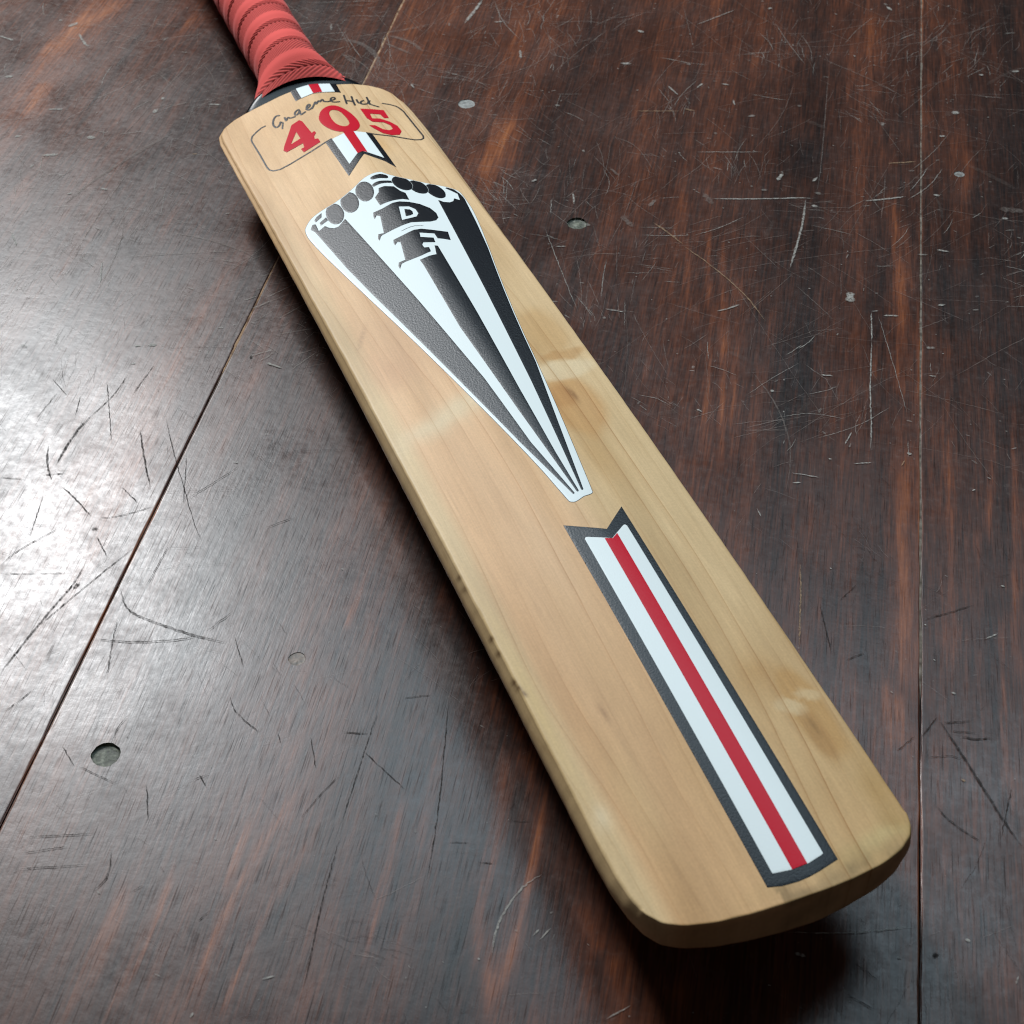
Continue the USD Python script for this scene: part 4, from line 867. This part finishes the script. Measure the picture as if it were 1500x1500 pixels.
blk('stem', PG('fan_stem_top')); blk('letter_d', PG('letter_D').difference(PG('letter_D_hole')).union(PG('letter_D_core'))); blk('letter_f', PG('letter_F'))
blk('thin_line', LineString(chaikin(DECAL['fan_arc_line'])[:-2]).buffer(.16))

# ribbon in two pieces, above and below the number label
S = B + 'ribbon_sticker'
lab = Polygon(DECAL['L_label_line'] + DECAL['L_label_line2'])
vinyl_piece(S, PG('rib_black'), 0.20, 'black_vinyl', label='swallow-tailed ribbon sticker below the number label')
vinyl_piece(S + '/white_panel', PG('rib_white'), 0.30, 'white_vinyl', 0.10); vinyl_piece(S + '/red_stripe', PG('rib_red'), 0.37, 'red_vinyl', 0.07)
S = B + 'ribbon_sticker_001'
vinyl_piece(S, PG('top_black'), 0.20, 'black_vinyl', label='short ribbon sticker piece against the black collar')
vinyl_piece(S + '/white_panel', PG('top_white'), 0.30, 'white_vinyl', 0.10); vinyl_piece(S + '/red_stripe', PG('top_red'), 0.37, 'red_vinyl', 0.07)

# number label: thin black outline, red figures, hand-written name
S = B + 'number_label'
vinyl_piece(S, union_all([LineString(chaikin(DECAL[k], 1)[:-2] if False else DECAL[k]).buffer(0.46) for k in ('L_label_line', 'L_label_line2')]), 0.22, 'ink', 0.12, inset=0.08, label='clear label outlined in black with red 405 and a signature')
vinyl_piece(S + '/digit_four', PG('digit_4').difference(PG('digit_4_hole')), 0.24, 'red_vinyl', 0.12)
vinyl_piece(S + '/digit_zero', PG('digit_0', 2).buffer(.25).difference(PG('digit_0_hole', 2)), 0.24, 'red_vinyl', 0.12)
vinyl_piece(S + '/digit_five', PG('digit_5').buffer(.2).buffer(-.2), 0.24, 'red_vinyl', 0.12)
sig = []
for k in range(14):
    P = np.array(DECAL['S_%d' % k])
    for _ in range(2):
        if len(P) > 2: P = np.concatenate([P[:1], np.stack([P[:-1] * .75 + P[1:] * .25, P[:-1] * .25 + P[1:] * .75], 1).reshape(-1, 2), P[-1:]])
    sig.append(LineString(P).buffer(0.58 if k not in (1, 13) else 0.46))
vinyl_piece(S + '/signature', union_all(sig), 0.25, 'ink', 0.12, inset=0.08)

# ---- collar and handle
HX, HZ = 0.0055, -0.003
def loft(path, secs, m, mat, **k):
    a = np.linspace(0, 2 * np.pi, m, endpoint=False); Vv = []
    for y_, cx, cz, rx, rz, e in secs:
        c, s = np.cos(a), np.sin(a)
        Vv.append(np.c_[cx + rx * np.sign(c) * np.abs(c) ** (2 / e), np.full(m, y_) + bulge(a, rx), cz + rz * np.sign(s) * np.abs(s) ** (2 / e)])
    Ff = []
    for i in range(len(secs) - 1):
        k0 = i * m + np.arange(m); k1 = i * m + (np.arange(m) + 1) % m
        Ff += [np.stack([k0, k0 + m, k1 + m], -1), np.stack([k0, k1 + m, k1], -1)]
    return put(path, np.concatenate(Vv), np.concatenate(Ff), mat, **k)
def bulge(a, rx): return -0.0125 * (np.abs(np.cos(a)) ** 2.0) * np.clip(rx / 0.038, 0, 1.1) ** 2      # the joint follows the arched shoulder
loft(B + 'collar', [(.566, .0048, -.0105, .0375, .0118, 2.6), (.5705, .0048, -.0105, .0400, .0128, 2.6), (.573, .0048, -.0102, .0400, .0134, 2.6), (.5755, .0048, -.0098, .0385, .0140, 2.5), (.5775, .005, -.009, .036, .0140, 2.4), (.579, .005, -.008, .030, .013, 2.3)], 160, LOOK + 'collar_rubber', smooth=True)
M_, yy = 360, np.r_[np.arange(.5745, .735, .00032), np.arange(.735, .8505, .0012)]
A_, Yg = np.meshgrid(np.linspace(0, 2 * np.pi, M_, endpoint=False), yy)
t = np.clip((Yg - .5745) / .034, 0, 1); t = 1 - (1 - t) ** 2.2
rx = .0345 * (1 - t) + .0187 * t; rz = .0145 * (1 - t) + .0187 * t
hx = .0050 * (1 - t) + HX * t; hz = -.0085 * (1 - t) + HZ * t + .010 * np.clip((Yg - .62) / .23, 0, 1)
PITCH = .0225
ph = (Yg - bulge(A_, rx) * 0 ) / PITCH + (A_ - np.pi / 2) / (2 * np.pi)
fr = ph - np.floor(ph)
smoothband = np.exp(-((fr - .18) / .15) ** 2) + np.exp(-((fr - 1.18) / .15) ** 2)
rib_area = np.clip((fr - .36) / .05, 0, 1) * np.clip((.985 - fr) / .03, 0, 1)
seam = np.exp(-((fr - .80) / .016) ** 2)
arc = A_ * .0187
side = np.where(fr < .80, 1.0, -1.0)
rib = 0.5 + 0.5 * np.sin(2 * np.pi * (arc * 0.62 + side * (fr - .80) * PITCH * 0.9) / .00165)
step_ = np.clip((fr - .93) / .07, 0, 1)
hgt = 0.00042 * smoothband - .00050 * rib_area * (1 - rib) - .0004 * seam + .0002 * rib_area
hgt *= np.clip((Yg - .5745) / .004, 0.2, 1)
ca, sa = np.cos(A_), np.sin(A_)
GV = np.stack([hx + (rx + hgt) * ca, Yg + bulge(A_, rx * np.clip(1 - (Yg - .5745) / .05, 0, 1)), hz + (rz + hgt) * sa], -1).reshape(-1, 3)
k = np.arange(len(yy) - 1)[:, None] * M_ + np.arange(M_)[None]; k2 = np.arange(len(yy) - 1)[:, None] * M_ + (np.arange(M_) + 1)[None] % M_
GF = np.concatenate([np.stack([k, k + M_, k2 + M_], -1).reshape(-1, 3), np.stack([k, k2 + M_, k2], -1).reshape(-1, 3)])
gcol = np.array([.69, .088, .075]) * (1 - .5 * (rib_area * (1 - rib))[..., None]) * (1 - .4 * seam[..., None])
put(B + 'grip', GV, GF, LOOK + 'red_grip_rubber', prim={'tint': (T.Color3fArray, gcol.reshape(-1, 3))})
loft(B + 'handle_end', [(.8495, HX, HZ + .010, .0186, .0186, 2), (.852, HX, HZ + .010, .0180, .0180, 2), (.8535, HX, HZ + .010, .0150, .0150, 2), (.854, HX, HZ + .010, .0001, .0001, 2)], 64, LOOK + 'cane_end', smooth=True)
